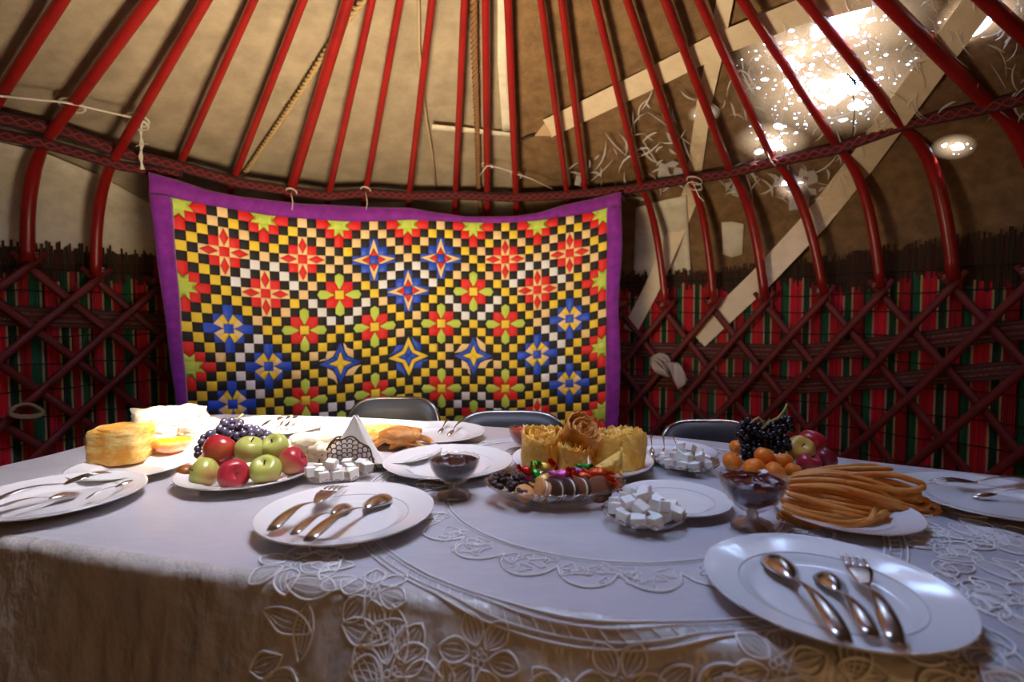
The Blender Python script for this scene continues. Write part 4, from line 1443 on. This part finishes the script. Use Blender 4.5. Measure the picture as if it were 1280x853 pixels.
def glass_dish(cx, cy, D, lab, H=.016, sy=1.0, n=40, ridges=24, name='glass_dish', par=True):
    r = thing(name, lab, 'dish', (cx, cy, CL), group='cut glass dishes')
    R = D / 2
    def wob(rr, z, q, i):
        k = rr / R
        return rr * (1 + .02 * k * math.cos(ridges * q)), z + .0015 * k * math.cos(ridges * q) + (.0006 * math.cos(ridges * q) if i < 8 else 0)
    b = MB(); b.lathe([(0, .001), (R * .45, .001), (R * .5, 0), (R * .56, .0015), (R * .8, H * .45), (R * .95, H * .85), (R, H), (R * .985, H + .0012), (R * .93, H * .92), (R * .78, H * .55), (R * .5, .004), (0, .004)], ridges * 4, wob=wob, sy=sy)
    b.build('body', m_glass, r)
    def rimpath(k): 
        q = 2 * PI * k / 96; rr, z = wob(R, H + .001, q, 3); return (rr * math.cos(q), rr * math.sin(q) * sy, z)
    b = MB(); b.tube([rimpath(k) for k in range(96)], .0014, 5, closed=True); b.build('rim', m_glass, r)
    return r


cube_me = None
def sugar(cx, cy, D, lab, n, s_, glab, seed):
    global cube_me
    glass_dish(cx, cy, D, lab)
    r_ = random.Random(seed)
    placed = []
    if cube_me is None:
        b = MB(); b.box((0, 0, 0), (1, 1, 1)); cube_me = b.mesh('sugar_cube', m_sugar, False)
    layers = [(.40, .008), (.27, .008 + s_ * .86), (.10, .008 + s_ * 1.7)]
    cnt = 0
    for li, (rad, z) in enumerate(layers):
        tries = 0; here = []
        while tries < 500 and cnt < n:
            tries += 1
            a = r_.uniform(0, 2 * PI); q = rad * D * math.sqrt(r_.random())
            x, y = q * math.cos(a), q * math.sin(a)
            if any((x - u) ** 2 + (y - v) ** 2 < (s_ * 1.12) ** 2 for u, v in here): continue
            here.append((x, y)); cnt += 1
            o = bpy.data.objects.new('sugar_cube', cube_me); COL.objects.link(o)
            o.location = (cx + x, cy + y, CL + z + s_ * .45 + (q / D) ** 2 * .02)
            o.rotation_euler = (r_.uniform(-.22, .22) * (1 + li), r_.uniform(-.22, .22) * (1 + li), r_.uniform(0, 3))
            k = r_.uniform(.88, 1.06); o.scale = (s_ * k * r_.choice((1, 1.25)), s_ * k, s_ * k * .95)
            m = o.modifiers.new('soft', 'BEVEL'); m.width = .06; m.segments = 2
            tag(o, glab, 'sugar cube', glab.replace('white sugar cube', 'sugar cubes'))


sugar(*tc(424, 601, TZ), .126, 'clear glass dish of sugar cubes in front of the napkin holder', 15, .0185, 'white sugar cube in the glass dish before the napkin holder', 1)
sugar(*tc(804, 655, TZ), .120, 'clear glass dish of sugar cubes beside the oval biscuit dish, on the lace ring', 30, .0168, 'white sugar cube in the glass dish beside the oval biscuit dish', 2)
sugar(*tc(858, 588, TZ), .124, 'clear glass dish of sugar cubes between pastry roses and apricots', 32, .0165, 'white sugar cube in the glass dish between pastries and apricots', 3)

# ---- oval dish with raisins, biscuits and sweets
OX, OY = tc(693, 618, TZ + .012)
glass_dish(OX, OY, .232, 'oval cut glass dish of raisins, biscuits and wrapped sweets', .030, .62, ridges=30)
def od(px, py, dz): return at_z(px, py, TZ + dz)     # place by pixel at a height over the table
m_raisin = mat('raisin', (0.030, 0.010, 0.008), .35, bump=(200, .8, .003))
ra = None
r_ = random.Random(4)
b = MB(); b.blob((0, 0, 0), (.0062, .0045, .0042), 9, 6, fn=lambda p: 1 + .18 * math.sin(7 * p.x) * math.cos(6 * p.y)); rme = b.mesh('raisin', m_raisin)
for i in range(95):
    u = math.sqrt(r_.random()); a = r_.uniform(0, 2 * PI)
    x = OX - .068 + .040 * u * math.cos(a); y = OY + .004 + .046 * u * math.sin(a)
    e = ((x - OX) / .116) ** 2 + ((y - OY) / .072) ** 2
    if e > .86: continue
    o = bpy.data.objects.new('raisin', rme); COL.objects.link(o)
    o.location = (x, y, CL + .012 + .018 * e ** 1.0 + .016 * (1 - u * u) * r_.random() + .004)
    o.rotation_euler = (r_.uniform(-1, 1), r_.uniform(-1, 1), r_.uniform(0, 6))
    tag(o, 'dark shrivelled raisin heaped in the end of the oval dish by the jam glass', 'raisin', 'raisins in the oval dish')
m_choc = mat('chocolate_biscuit', (0.060, 0.020, 0.010), .6, bump=(150, .4, .002))
m_choc2 = mat('milk_biscuit', (0.22, 0.075, 0.032), .6, bump=(150, .4, .002))
m_gold = mat('golden_biscuit', (0.56, 0.25, 0.08), .6, bump=(150, .4, .002))
m_creamf = mat('biscuit_cream', (0.80, 0.68, 0.52), .5)


def disc(b, R, t, z0):
    b.lathe([(0, z0), (R * .93, z0), (R, z0 + t * .25), (R, z0 + t * .75), (R * .93, z0 + t), (0, z0 + t)], 28)


def biscuit(px, py, dz, R, rot, kind, label):
    r = thing('biscuit', label, 'biscuit', tuple(od(px, py, dz)), rot, 'biscuits in the oval dish')
    m_ = {'c': m_choc, 'm': m_choc2, 'g': m_gold}[kind[0]]
    if len(kind) == 2:
        b = MB(); disc(b, R, .0055, -.0085); b.build('wafer', m_, r)
        b = MB(); disc(b, R * .92, .0050, -.0028); b.build('cream', m_creamf, r)
        b = MB(); disc(b, R, .0055, .0024); b.build('wafer', m_choc2 if kind == 'cm' else m_, r)
    else:
        b = MB(); disc(b, R, .007, -.0035)
        b.build('wafer', m_, r)


biscuit(656, 617, .026, .0165, (.62, .10, .3), 'g', 'golden plain biscuit lying in front of the raisins')
biscuit(677, 614, .030, .0185, (1.15, 0, -1.25), 'gg', 'golden sandwich biscuit leaning beside the plain golden one')
biscuit(693, 614, .031, .0195, (1.30, 0, -.85), 'cs', 'dark cream sandwich biscuit, first of the upright row')
biscuit(709, 613, .031, .0195, (1.36, 0, -.95), 'cs', 'dark cream sandwich biscuit, middle of the upright row')
biscuit(725, 612, .031, .0195, (1.40, 0, -1.0), 'cm', 'dark and milk cream sandwich biscuit, last of the upright row')
biscuit(749, 612, .031, .0215, (1.30, 0, .12), 'm', 'milk chocolate round biscuit facing out at the end of the row')
foils = {'red': (.60, .012, .015), 'green': (.02, .38, .04), 'yellow': (.72, .48, .05), 'pink': (.62, .10, .38), 'orange': (.70, .09, .02), 'gold': (.60, .36, .10)}
fm = {k: mat(k + '_foil', c, .22, metal=.35, bump=(140, .8, .004)) for k, c in foils.items()}


def sweet(px, py, dz, kind, L, rot, label):
    r = thing('wrapped_sweet', label, 'sweet', tuple(od(px, py, dz)), rot, 'wrapped sweets in the oval dish')
    m_ = fm[kind]
    b = MB(); b.blob((0, 0, 0), (L * .62, L * .42, L * .38), 12, 8, fn=lambda p: 1 + .08 * math.sin(9 * p.x + 5 * p.y)); b.build('wrapper', m_, r)
    for s_ in (-1, 1):
        def fan(u, v):
            a = 2 * PI * v; rr = L * (.08 + .34 * u) * (1 + .25 * math.cos(6 * a))
            return (s_ * L * (.55 + .42 * u), rr * math.cos(a), rr * .6 * math.sin(a))
        b = MB(); b.grid(fan, 3, 20); b.build('twist', m_, r)
    return r


sweet(660, 589, .050, 'red', .020, (.3, .4, .5), 'red wrapped sweet beside the raisins')
sweet(671, 581, .054, 'green', .017, (.9, .2, 1.9), 'green wrapped sweet at the top of the pile, next to the first pastry rose')
sweet(671, 594, .044, 'green', .019, (.2, .9, .2), 'green wrapped sweet under the yellow one')
sweet(680, 584, .052, 'yellow', .020, (.4, .1, -.3), 'yellow wrapped sweet on top of the pile')
sweet(692, 583, .052, 'red', .020, (.7, .6, 1.3), 'red wrapped sweet next to the yellow one')
sweet(679, 601, .038, 'gold', .026, (.2, -.3, .5), 'big golden wrapped sweet above the golden biscuits')
sweet(660, 600, .036, 'pink', .013, (.3, .6, 1.5), 'tiny pink wrapped sweet at the end of the raisins')
sweet(703, 594, .047, 'pink', .023, (.2, .1, .1), 'pink foil sweet behind the upright biscuit row')
sweet(717, 594, .047, 'red', .018, (.4, .7, .8), 'dark red wrapped sweet between the pink and orange ones')
sweet(722, 590, .045, 'pink', .018, (.2, .4, .9), 'second pink foil sweet beside the dark red one')
sweet(732, 584, .050, 'green', .018, (.7, .2, 2.2), 'green wrapped sweet by itself in front of the middle pastry')
sweet(731, 597, .044, 'orange', .022, (.1, .4, .6), 'orange red wrapped sweet behind the last upright biscuit')
sweet(748, 592, .046, 'orange', .027, (.2, .1, .1), 'large orange red wrapped sweet above the round milk biscuit')
sweet(767, 605, .036, 'orange', .023, (.3, .6, 1.1), 'orange red wrapped sweet at the far end of the dish')

# ================================================================== fried pastry roses
m_pastry = mat('fried_pastry', (0.98, 0.48, 0.05), .42, noise=(16, (1.0, 0.68, 0.17), .40, .65), bump=(34, 1.0, .022), Subsurface_Weight=.08)
m_pastry2 = mat('brown_fried_pastry', (0.60, 0.22, 0.035), .45, noise=(18, (0.72, 0.36, 0.08), .40, .7), bump=(55, .8, .010))


def rose(base, R, H, turns, m_, label, rot=(0, 0, 0), seed=0, flare=.0):
    r_ = random.Random(seed); ph = r_.uniform(0, 6)
    n = int(30 * turns)
    root = thing('pastry_rose', label, 'pastry', tuple(base), rot, 'fried pastry roses')
    def coil(a0, a1, name):
        def f(u, v):
            t = a0 + (a1 - a0) * u
            a = 2 * PI * turns * t + ph
            rr = R * (.10 + .90 * t) * (1 + .05 * math.sin(3 * a + ph))
            k = int(u * n * (a1 - a0))
            zig = (.0036 if (int(round(u * n * (a1 - a0)))) % 2 else -.0012)
            hh = H * (.95 + .05 * math.sin(1.7 * a + ph)) * (1 if t > .3 else 1.03)
            z = hh * v + (zig if v > .99 else (-zig * .5 if v < .01 else 0))
            rr += flare * R * (v ** 2) * (.3 + t) + .0030 * math.sin(7 * a + 5) * math.sin(2.2 * PI * v + 2 * a) * math.sin(PI * v) ** .5 + R * .06 * math.sin(PI * v)
            return (rr * math.cos(a), rr * math.sin(a), z)
        b = MB(); b.grid(f, max(8, int(n * (a1 - a0))), 8)
        o = b.build(name, m_, root); s = o.modifiers.new('t', 'SOLIDIFY'); s.thickness = .003; s.offset = 0
    coil(0, .48, 'inner_coil'); coil(.48, 1.0, 'outer_coil')
    return root


PZ = CL + .014
def base(px, Y, z=PZ):
    Y *= 1.045; d = ray(px, 500); return np.array([d[0] / d[1] * Y, Y, z])
rose(base(675, .965), .043, .078, 3.2, m_pastry, 'pale golden pastry roll standing beside the small red jam bowl', (0.12, 0, 0), 1)
rose(base(714, .935), .030, .057, 2.6, m_pastry, 'cup shaped golden pastry roll standing right behind the sweets', (.10, 0, .4), 2, .25)
rose(base(757, .985), .036, .070, 2.8, m_pastry, 'golden pastry roll standing behind the triangular piece', (0.05, 0, 1.2), 3, .1)
rose(base(787, .960), .031, .078, 3.0, m_pastry, 'golden pastry roll standing on the rim side towards the sugar dish', (.15, 0, 2.2), 4, -.05)
rose(base(700, 1.005, PZ), .028, .052, 2.6, m_pastry, 'golden pastry roll half hidden behind the cup shaped one', (.1, 0, 2.9), 6)
rose(at_y(716, 556, 1.01), .0320, .052, 3.0, m_pastry2, 'brown pastry rose lying tilted on top of the other pastries', (.62, .42, .3), 5, .22)
tri = thing('pastry_piece', 'triangular blistered fried pastry piece leaning at the front of the pastries', 'pastry')
A_, B_, C_ = at_y(777, 562, .905), at_y(742, 584, .875), at_y(779, 594, .872)
def trif(u, v):
    p = A_ * (1 - u) + (B_ * (1 - v) + C_ * v) * u
    w_ = math.sin(PI * u) * math.sin(PI * v)
    return p + np.array([0.0, -.010 * w_ - .002 * math.sin(30 * u) * math.sin(24 * v), .004 * w_])
b = MB(); b.grid(trif, 14, 14); o = b.build('sheet', m_pastry, tri); s = o.modifiers.new('t', 'SOLIDIFY'); s.thickness = .006

# ================================================================== fruit
def fruit_mat(name, c1, c2, lo, hi, rough=.28, sc=1.6):
    m = mat(name, c1, rough, noise=(sc, c2, lo, hi), bump=(60, .06, .002), Subsurface_Weight=.06)
    nt = m.node_tree
    for n in nt.nodes:
        if n.type == 'TEX_NOISE' and n.inputs['Scale'].default_value == sc:
            n.inputs['Detail'].default_value = 2
            n.inputs['Scale'].default_value = sc * 14
    return m


a_red = fruit_mat('red_apple', (.40, .012, .022), (.52, .22, .06), .54, .64)
a_green = fruit_mat('green_apple', (.40, .46, .09), (.50, .50, .16), .4, .6)
a_blush = fruit_mat('blushed_apple', (.42, .46, .10), (.48, .09, .06), .52, .62)
a_pink = fruit_mat('pink_apple', (.40, .025, .04), (.56, .42, .14), .52, .62)
a_yel = fruit_mat('yellow_apple', (.62, .40, .08), (.55, .30, .07), .4, .7)
a_plum = fruit_mat('red_plum', (.17, .010, .018), (.26, .02, .03), .4, .7)
a_apr = fruit_mat('apricot', (.82, .20, .010), (.76, .28, .025), .4, .7, .5)
a_nut = fruit_mat('brown_fruit', (.22, .07, .02), (.32, .13, .03), .4, .7)
m_stem = mat('stem', (.09, .05, .02), .8)
m_gstem = mat('vine_stem', (.34, .28, .08), .7)


def apple(px, py, Y, D, m_, rot, label, name='apple', cat='apple', group='apples on the plate by the bread', dim=.30):
    Y *= 1.035; D *= 1.035; c = at_y(px, py, Y); R = D / 2
    r = thing(name, label, cat, tuple(c), rot, group)
    pr = []
    for k in range(25):
        f = PI * k / 24
        z = -math.cos(f) * .90; rr = math.sin(f) ** .92
        z -= dim * math.exp(-((PI - f) / .34) ** 2) * 1.0
        z += dim * .5 * math.exp(-(f / .30) ** 2)
        rr *= 1 + .05 * math.cos(f) * -1
        pr.append((R * max(rr, 0), R * z))
    pr[0] = (0, pr[0][1]); pr[-1] = (0, pr[-1][1])
    b = MB(); b.lathe(pr, 28, wob=lambda rr, z, q, i: (rr * (1 + .02 * math.cos(5 * q)), z)); b.build('flesh', m_, r)
    b = MB(); b.tube([(0, 0, R * (.90 - dim - .05)), (R * .04, 0, R * .78), (R * .12, 0, R * .95)], [R * .05, R * .04, R * .055], 6); b.build('stem', m_stem, r)
    return r


apple(275, 563, .955, .0600, a_red, (-.5, .5, .3), 'large red apple on top beside the dark grapes')
apple(312, 562, .960, .0520, a_green, (.2, .3, 0), 'green apple on top between the large red and another green one')
apple(344, 558.5, .975, .0500, a_green, (.75, -.1, 0), 'green apple with its stem hollow showing, next to the pink one')
apple(366, 577, .950, .0530, a_pink, (.3, 1.1, .4), 'pink red apple at the end of the plate towards the napkins')
apple(255, 591, .915, .0520, a_blush, (.4, -1.2, .2), 'green apple with brown blush at the end near the spoon on the cloth')
apple(292, 593.5, .905, .0530, a_pink, (1.2, .2, .6), 'pink red apple in the middle of the bottom row')
apple(332, 588, .915, .0540, a_blush, (.6, -.2, .5), 'green apple with red cheek and stem hollow in the bottom row')
apple(262, 578, .965, .0450, a_yel, (.3, -.4, 0), 'small yellow apple half hidden under the large red one')
apple(232, 590.5, .945, .0300, a_nut, (0, .3, 0), 'small brown fruit at the very end of the apple plate', 'plum', 'fruit', dim=.06)
GR = 'fruit on the plate by the fried dough'
apple(1000, 562, .985, .0520, a_yel, (.9, -.35, 0), 'yellow apple with stem hollow beside the black grapes', group=GR)
apple(1015, 554, 1.03, .0540, a_red, (.3, .5, 1), 'red apple behind the yellow one', group=GR)
apple(1031, 574, 1.0, .0450, a_plum, (.2, .9, 0), 'dark red plum at the end of the fruit plate', 'plum', 'plum', GR, .08)
apple(1010, 579, .965, .0450, a_pink, (.5, .3, 0), 'small red striped apple showing just above the dough sticks', group=GR)
AP = 'apricots on the fruit plate'
for px, py, Y, D, rot, lab in ((915, 577, .965, .0350, (.3, .4, 0), 'orange apricot at the end of the plate next to the sugar dish'), (923, 560, 1.02, .0340, (0, 0, 0), 'orange apricot half hidden behind the black grapes'),
                               (943, 587, .935, .0400, (1.3, .3, .3), 'long orange apricot in the bottom row over the red jam glass'), (955, 570.5, .955, .0350, (.2, .1, 1), 'round orange apricot tucked under the black grapes'),
                               (979, 577, .955, .0335, (0, .3, 2), 'dull yellow apricot under the yellow apple'), (969, 590, .925, .0350, (.4, .6, 0), 'orange apricot in the bottom row beside the dough sticks'),
                               (992, 589, .935, .0300, (.1, .4, 0), 'bright yellow orange apricot against the dough sticks')):
    apple(px, py, Y, D, a_apr, rot, lab, 'apricot', 'apricot', AP, .10)

m_grape1 = fruit_mat('blue_grape', (.020, .018, .045), (.055, .040, .055), .4, .7, .25)
m_grape2 = fruit_mat('black_grape', (.008, .008, .016), (.016, .016, .026), .4, .7, .25)


def bunch(ells, r0, m_, label, n_max, seed, stems=()):
    """ells: (px, py, Y, rx, ry, rz) lobes; grapes packed on and in them"""
    r_ = random.Random(seed)
    c0 = at_y(*ells[0][:3])
    root = thing('grape_bunch', label, 'grapes', tuple(c0), group='bunches of grapes')
    b = MB(); b.blob((0, 0, 0), (r0, r0, r0 * 1.12), 12, 8); gme = b.mesh('grape', m_)
    pts = []
    tries = 0
    while len(pts) < n_max and tries < 20000:
        tries += 1
        e = r_.choice(ells); c = at_y(e[0], e[1], e[2] * 1.03)
        v = np.array([r_.gauss(0, 1) for _ in range(3)]); v /= np.linalg.norm(v)
        p = c + v * np.array(e[3:6]) * r_.uniform(.75, 1.0)
        if p[2] < CL + .022 + r0: continue
        if any(np.sum((p - q) ** 2) < (1.62 * r0) ** 2 for q in pts): continue
        pts.append(p)
    for p in pts:
        o = link('grape', gme, root, tuple(p - c0)); o.rotation_euler = (r_.uniform(-1, 1), r_.uniform(-1, 1), 0)
        k = r_.uniform(.85, 1.12); o.scale = (k, k, k)
    for s_ in stems:
        b = MB(); b.tube([at_y(*q) - c0 for q in s_], .0020, 6); b.build('stem', m_gstem, root)
    return root


bunch([(290, 538, 1.045, .026, .026, .022), (268, 553, 1.035, .024, .026, .022), (310, 545, 1.05, .026, .022, .020), (256, 566, 1.02, .014, .016, .022), (300, 560, 1.05, .034, .02, .02)], .0079, m_grape1, 'bunch of blue black grapes lying over the apples by the bread', 110, 11, [[(296, 525, 1.05), (304, 518, 1.06)]])
bunch([(325, 546, 1.07, .022, .018, .014), (343, 551, 1.07, .014, .014, .010)], .0056, m_grape1, 'smaller grape bunch tail of tiny grapes behind the green apples', 60, 12)
bunch([(955, 545, 1.0, .034, .026, .028), (936, 540, 1.0, .022, .022, .024), (978, 532, 1.02, .020, .020, .018), (940, 565, .985, .022, .018, .018), (972, 555, .985, .020, .018, .018)], .0066, m_grape2, 'bunch of black grapes with a green stem over the apricots', 190, 13, [[(952, 536, .965), (962, 527, .965), (972, 523, .97), (980, 514, .975), (984, 505, .98)], [(940, 527, .965), (948, 522, .965), (955, 530, .965)]])

# ================================================================== fried dough sticks
m_dough = mat('fried_dough', (0.62, 0.20, 0.026), .5, noise=(30, (0.70, 0.33, 0.07), .38, .68, (1, 1, 1)), bump=(70, .5, .004))
DG = 'fried dough sticks heaped on the plate by the red jam'
r_ = random.Random(21)
def dough(path_px, rad, label, grp, m_=None, j=0.0):
    P0 = [Vector(at_y(q[0], q[1], q[2] * 1.04)) for q in path_px]
    # smooth with Catmull-Rom
    Q = []
    for i in range(len(P0) - 1):
        a, c, d, e = P0[max(i - 1, 0)], P0[i], P0[i + 1], P0[min(i + 2, len(P0) - 1)]
        for k in range(7):
            t = k / 7
            Q.append(0.5 * ((2 * c) + (-a + d) * t + (2 * a - 5 * c + 4 * d - e) * t * t + (-a + 3 * c - 3 * d + e) * t ** 3))
    Q.append(P0[-1])
    n = len(Q)
    rr = [rad * (.55 + .45 * min(1, min(i, n - 1 - i) / 2)) * (1 + .07 * math.sin(i * 1.3 + rad * 1e4)) for i in range(n)]
    b = MB(); b.tube(Q, rr, 8)
    return tag(b.build('dough_stick', m_ or m_dough), label, 'fried dough', grp)


LABD = 'long golden fried dough stick in the heap beside the red jam glass'
# four skeins of sticks sweeping over the plate, one over the other
SK = [(6, [(974, 638, .765), (1008, 648, .745), (1052, 656, .738), (1088, 650, .742), (1098, 638, .755)], 30, LABD, DG),
      (7, [(982, 620, .80), (1030, 632, .775), (1085, 644, .76), (1130, 654, .765), (1158, 648, .785)], 36, LABD, DG),
      (7, [(986, 606, .82), (1040, 606, .80), (1090, 618, .785), (1132, 634, .78), (1162, 640, .79)], 32, LABD, DG),
      (5, [(990, 597, .85), (1035, 594, .83), (1075, 598, .815), (1110, 609, .80), (1142, 622, .80)], 18, LABD, DG),
      (3, [(1000, 593, .87), (1045, 588, .86), (1085, 586, .85), (1112, 588, .85)], 6, LABD, DG)]
for n, pts, spread, lb, gp in SK:
    for k in range(n):
        f = k / (n - 1) - .5
        tw = r_.uniform(-.25, .25)
        P = []
        for q, (x, y, Y) in enumerate(pts):
            g = f * (1 - .25 * abs(q - 2)) + tw * (q / 4 - .5)
            P.append((x + r_.uniform(-4, 4) + (10 * r_.uniform(-1, 1) if q in (0, len(pts) - 1) else 0), y + spread * g + r_.uniform(-1.2, 1.2), Y - .035 * f + .016 * math.cos(f * 5) * -1 + r_.uniform(-.004, .004)))
        dough(P, .0044 + r_.uniform(-.0005, .0005), lb, gp)
# looped ends towards the plate by the wall
for k, (xe, ye, s_) in enumerate(((1172, 638, 9), (1160, 630, 8), (1166, 646, 7), (1148, 617, 7), (1154, 608, 7))):
    pts = [(1050, ye - 20 + 2 * k, .81), (1105, ye - 15, .80), (xe - 12, ye - s_, .79), (xe, ye, .785), (xe - 14, ye + s_ * .8, .78), (1110, ye + 4, .78), (1060, ye - 4, .78)]
    dough(pts, .0048, 'looped fried dough stick bending back at the end of the heap by the wall', 'looped fried dough sticks')
for k in range(3):
    pts = [(990 + 10 * k, 594 + 2 * k, .86), (1020 + 8 * k, 592 + k, .85), (1034 + 6 * k, 600 + k, .845), (1010 + 4 * k, 605 + 2 * k, .84), (985, 603 + 2 * k, .845)]
    dough(pts, .0048, 'short bent fried dough stick on top of the heap against the apricots', 'bent fried dough sticks on top')

# pile of sunlit dough behind the napkins
m_crumb = mat('sunny_dough', (0.52, 0.17, 0.025), .5, noise=(26, (0.62, 0.30, 0.08), .38, .66), bump=(60, .9, .010))
LG = 'fried dough pieces behind the napkin holder'
for k in range(16):
    f = k / 15
    x = 455 + 70 * r_.random(); y = 537 + 20 * f + r_.uniform(-2, 2); Y = 1.20 - .06 * f
    pts = [(x - 22, y + r_.uniform(-2, 4), Y), (x - 6, y - 3 - r_.uniform(0, 3), Y - .005), (x + 10, y - 2 + r_.uniform(-2, 2), Y), (x + 24, y + r_.uniform(0, 5), Y + .005)]
    dough(pts, .0068, 'golden brown fried dough piece in the sunlit pile behind the napkins', LG, m_crumb)
for px, py, Y, sx, lab in ((500, 545, 1.20, .050, 'puffed flat dough lying over the sunlit pile, behind the napkins'), (478, 541, 1.24, .040, 'paler puffed dough at the back of the sunlit pile')):
    b = MB(); b.blob((0, 0, 0), (sx, .035, .020), 20, 12, fn=lambda p: 1 + .10 * math.sin(8 * p.x + 5 * p.y) * math.cos(7 * p.z + 6 * p.y)); o = b.build('puffed_dough', m_crumb); o.location = at_y(px, py, Y); tag(o, lab, 'fried dough')

# ================================================================== bread
m_bread = mat('layered_bread', (0.80, 0.36, 0.04), .6, noise=(22, (0.88, 0.66, 0.22), .42, .60, (1, 1, 1.5)), bump=(28, .9, .012, (1, 1, 3)))
m_white = mat('white_bread', (0.80, 0.70, 0.50), .7, noise=(20, (0.72, 0.54, 0.24), .5, .72), bump=(40, .8, .01))


def chunk(name, c, size, rz, m_, label, seed, cat='bread', group=None, rough=.06):
    r_ = random.Random(seed)
    b = MB()
    p1, p2, p3 = (r_.uniform(0, 6) for _ in range(3))
    def f(p):
        k = 1 / max(abs(p.x), abs(p.y), abs(p.z)) ** .88
        k *= 1 + rough * math.sin(7 * p.x + p1) * math.cos(6 * p.y + p2) + rough * .7 * math.sin(15 * p.z + 4 * p.x + p3)
        return k
    b.blob((0, 0, 0), (size[0] / 2, size[1] / 2, size[2] / 2), 36, 20, fn=f)
    o = b.build(name, m_); o.location = c; o.rotation_euler = (0, 0, rz)
    return tag(o, label, cat, group)


c = at_y(152, 562, 1.085); chunk('bread_cake', (c[0], c[1], CL + .008 + .037), (.096, .085, .074), .08, m_bread, 'tall yellow layered bread cake cut square on the plate by the table end', 1, rough=.035)
BG = 'sunlit bread pieces'
for px, Y, z, sz, rz, lab, sd in ((197, 1.27, .042, (.105, .10, .086), .4, 'large white bread piece glowing behind the yellow bread cake', 2), (226, 1.36, .036, (.10, .09, .074), .1, 'white bread piece of the glowing stack by the quilt edge', 3), (250, 1.28, .026, (.09, .08, .052), .9, 'low white bread piece between the orange jam and the grapes', 4),
                                   (396, 1.10, .030, (.085, .07, .058), .3, 'white bread piece with pale crust standing behind the napkin holder', 5), (408, 1.06, .026, (.06, .05, .050), 1.0, 'smaller white bread piece leaning at the napkin holder', 6), (386, 1.16, .024, (.07, .06, .045), .7, 'white bread piece behind the others near the sunlit plate', 7), (425, 1.17, .030, (.08, .06, .06), .2, 'white bread piece next to the dough pile', 8)):
    d = ray(px, 500)
    chunk('bread_piece', (d[0] / d[1] * Y, Y, CL + z), sz, rz, m_white, lab, sd, group=BG, rough=.10)

# ================================================================== napkin holder
m_bronze = mat('bronze_wire', (0.16, 0.085, 0.05), .3, metal=.8)
m_paper = mat('paper_napkin', (0.84, 0.82, 0.79), .8, bump=(120, .2, .001))
NX, NY = -.327, 1.045
hold = thing('napkin_holder', 'dark metal fan shaped napkin holder with openwork scales', 'napkin holder', (NX, NY, CL), (0, 0, .10))
for yy in (-.012, .016):
    b = MB()
    R = .054
    b.tube([(R * math.cos(a) * (1 + .04 * math.cos(9 * a)), yy, .003 + .066 * math.sin(a) * (1 + .04 * math.cos(9 * a))) for a in np.linspace(0, PI, 61)], .0018, 5)
    b.tube([(-R, yy, .003), (R, yy, .003)], .0018, 5)
    rows = 6
    for i in range(rows):
        rr = R * (.18 + .145 * i)
        n = 4 + 2 * i
        for k in range(n):
            a = PI * (k + .5) / n
            cx, cz2 = rr * math.cos(a), .004 + rr * 1.16 * math.sin(a)
            s_ = R * .105
            b.tube([(cx + s_ * math.cos(t), yy, cz2 + s_ * 1.05 * math.sin(t)) for t in np.linspace(a - 1.9, a + 1.9, 12)], .0012, 4)
    b.build('fan_panel', m_bronze, hold)
b = MB(); b.box((0, .002, .0016), (.106, .030, .0024)); b.build('base', m_bronze, hold, smooth=False)
for k in range(5):
    nap = thing('napkin', f'white folded paper napkin, {["first", "second", "third", "fourth", "last"][k]} in the metal fan holder counted from the sugar dish', 'napkin', (NX + .001 * k, NY - .004 + .0042 * k, CL + .004), (-.05 + .02 * k, 0, .10), 'napkins in the holder')
    def nf(u, v):
        # a sheet folded to a triangle with its point up and a long corner trailing down to one side
        A2, B2, C2 = (.012, 0, .106), (-.050, 0, .004), (.066, 0, .000)
        p = np.array(A2) * (1 - u) + (np.array(B2) * (1 - v) + np.array(C2) * v) * u
        return p + np.array([0, .002 * math.sin(5 * u + 3 * v + k), 0])
    b = MB(); b.grid(nf, 8, 8); o = b.build('sheet', m_paper, nap); s = o.modifiers.new('t', 'SOLIDIFY'); s.thickness = .0022
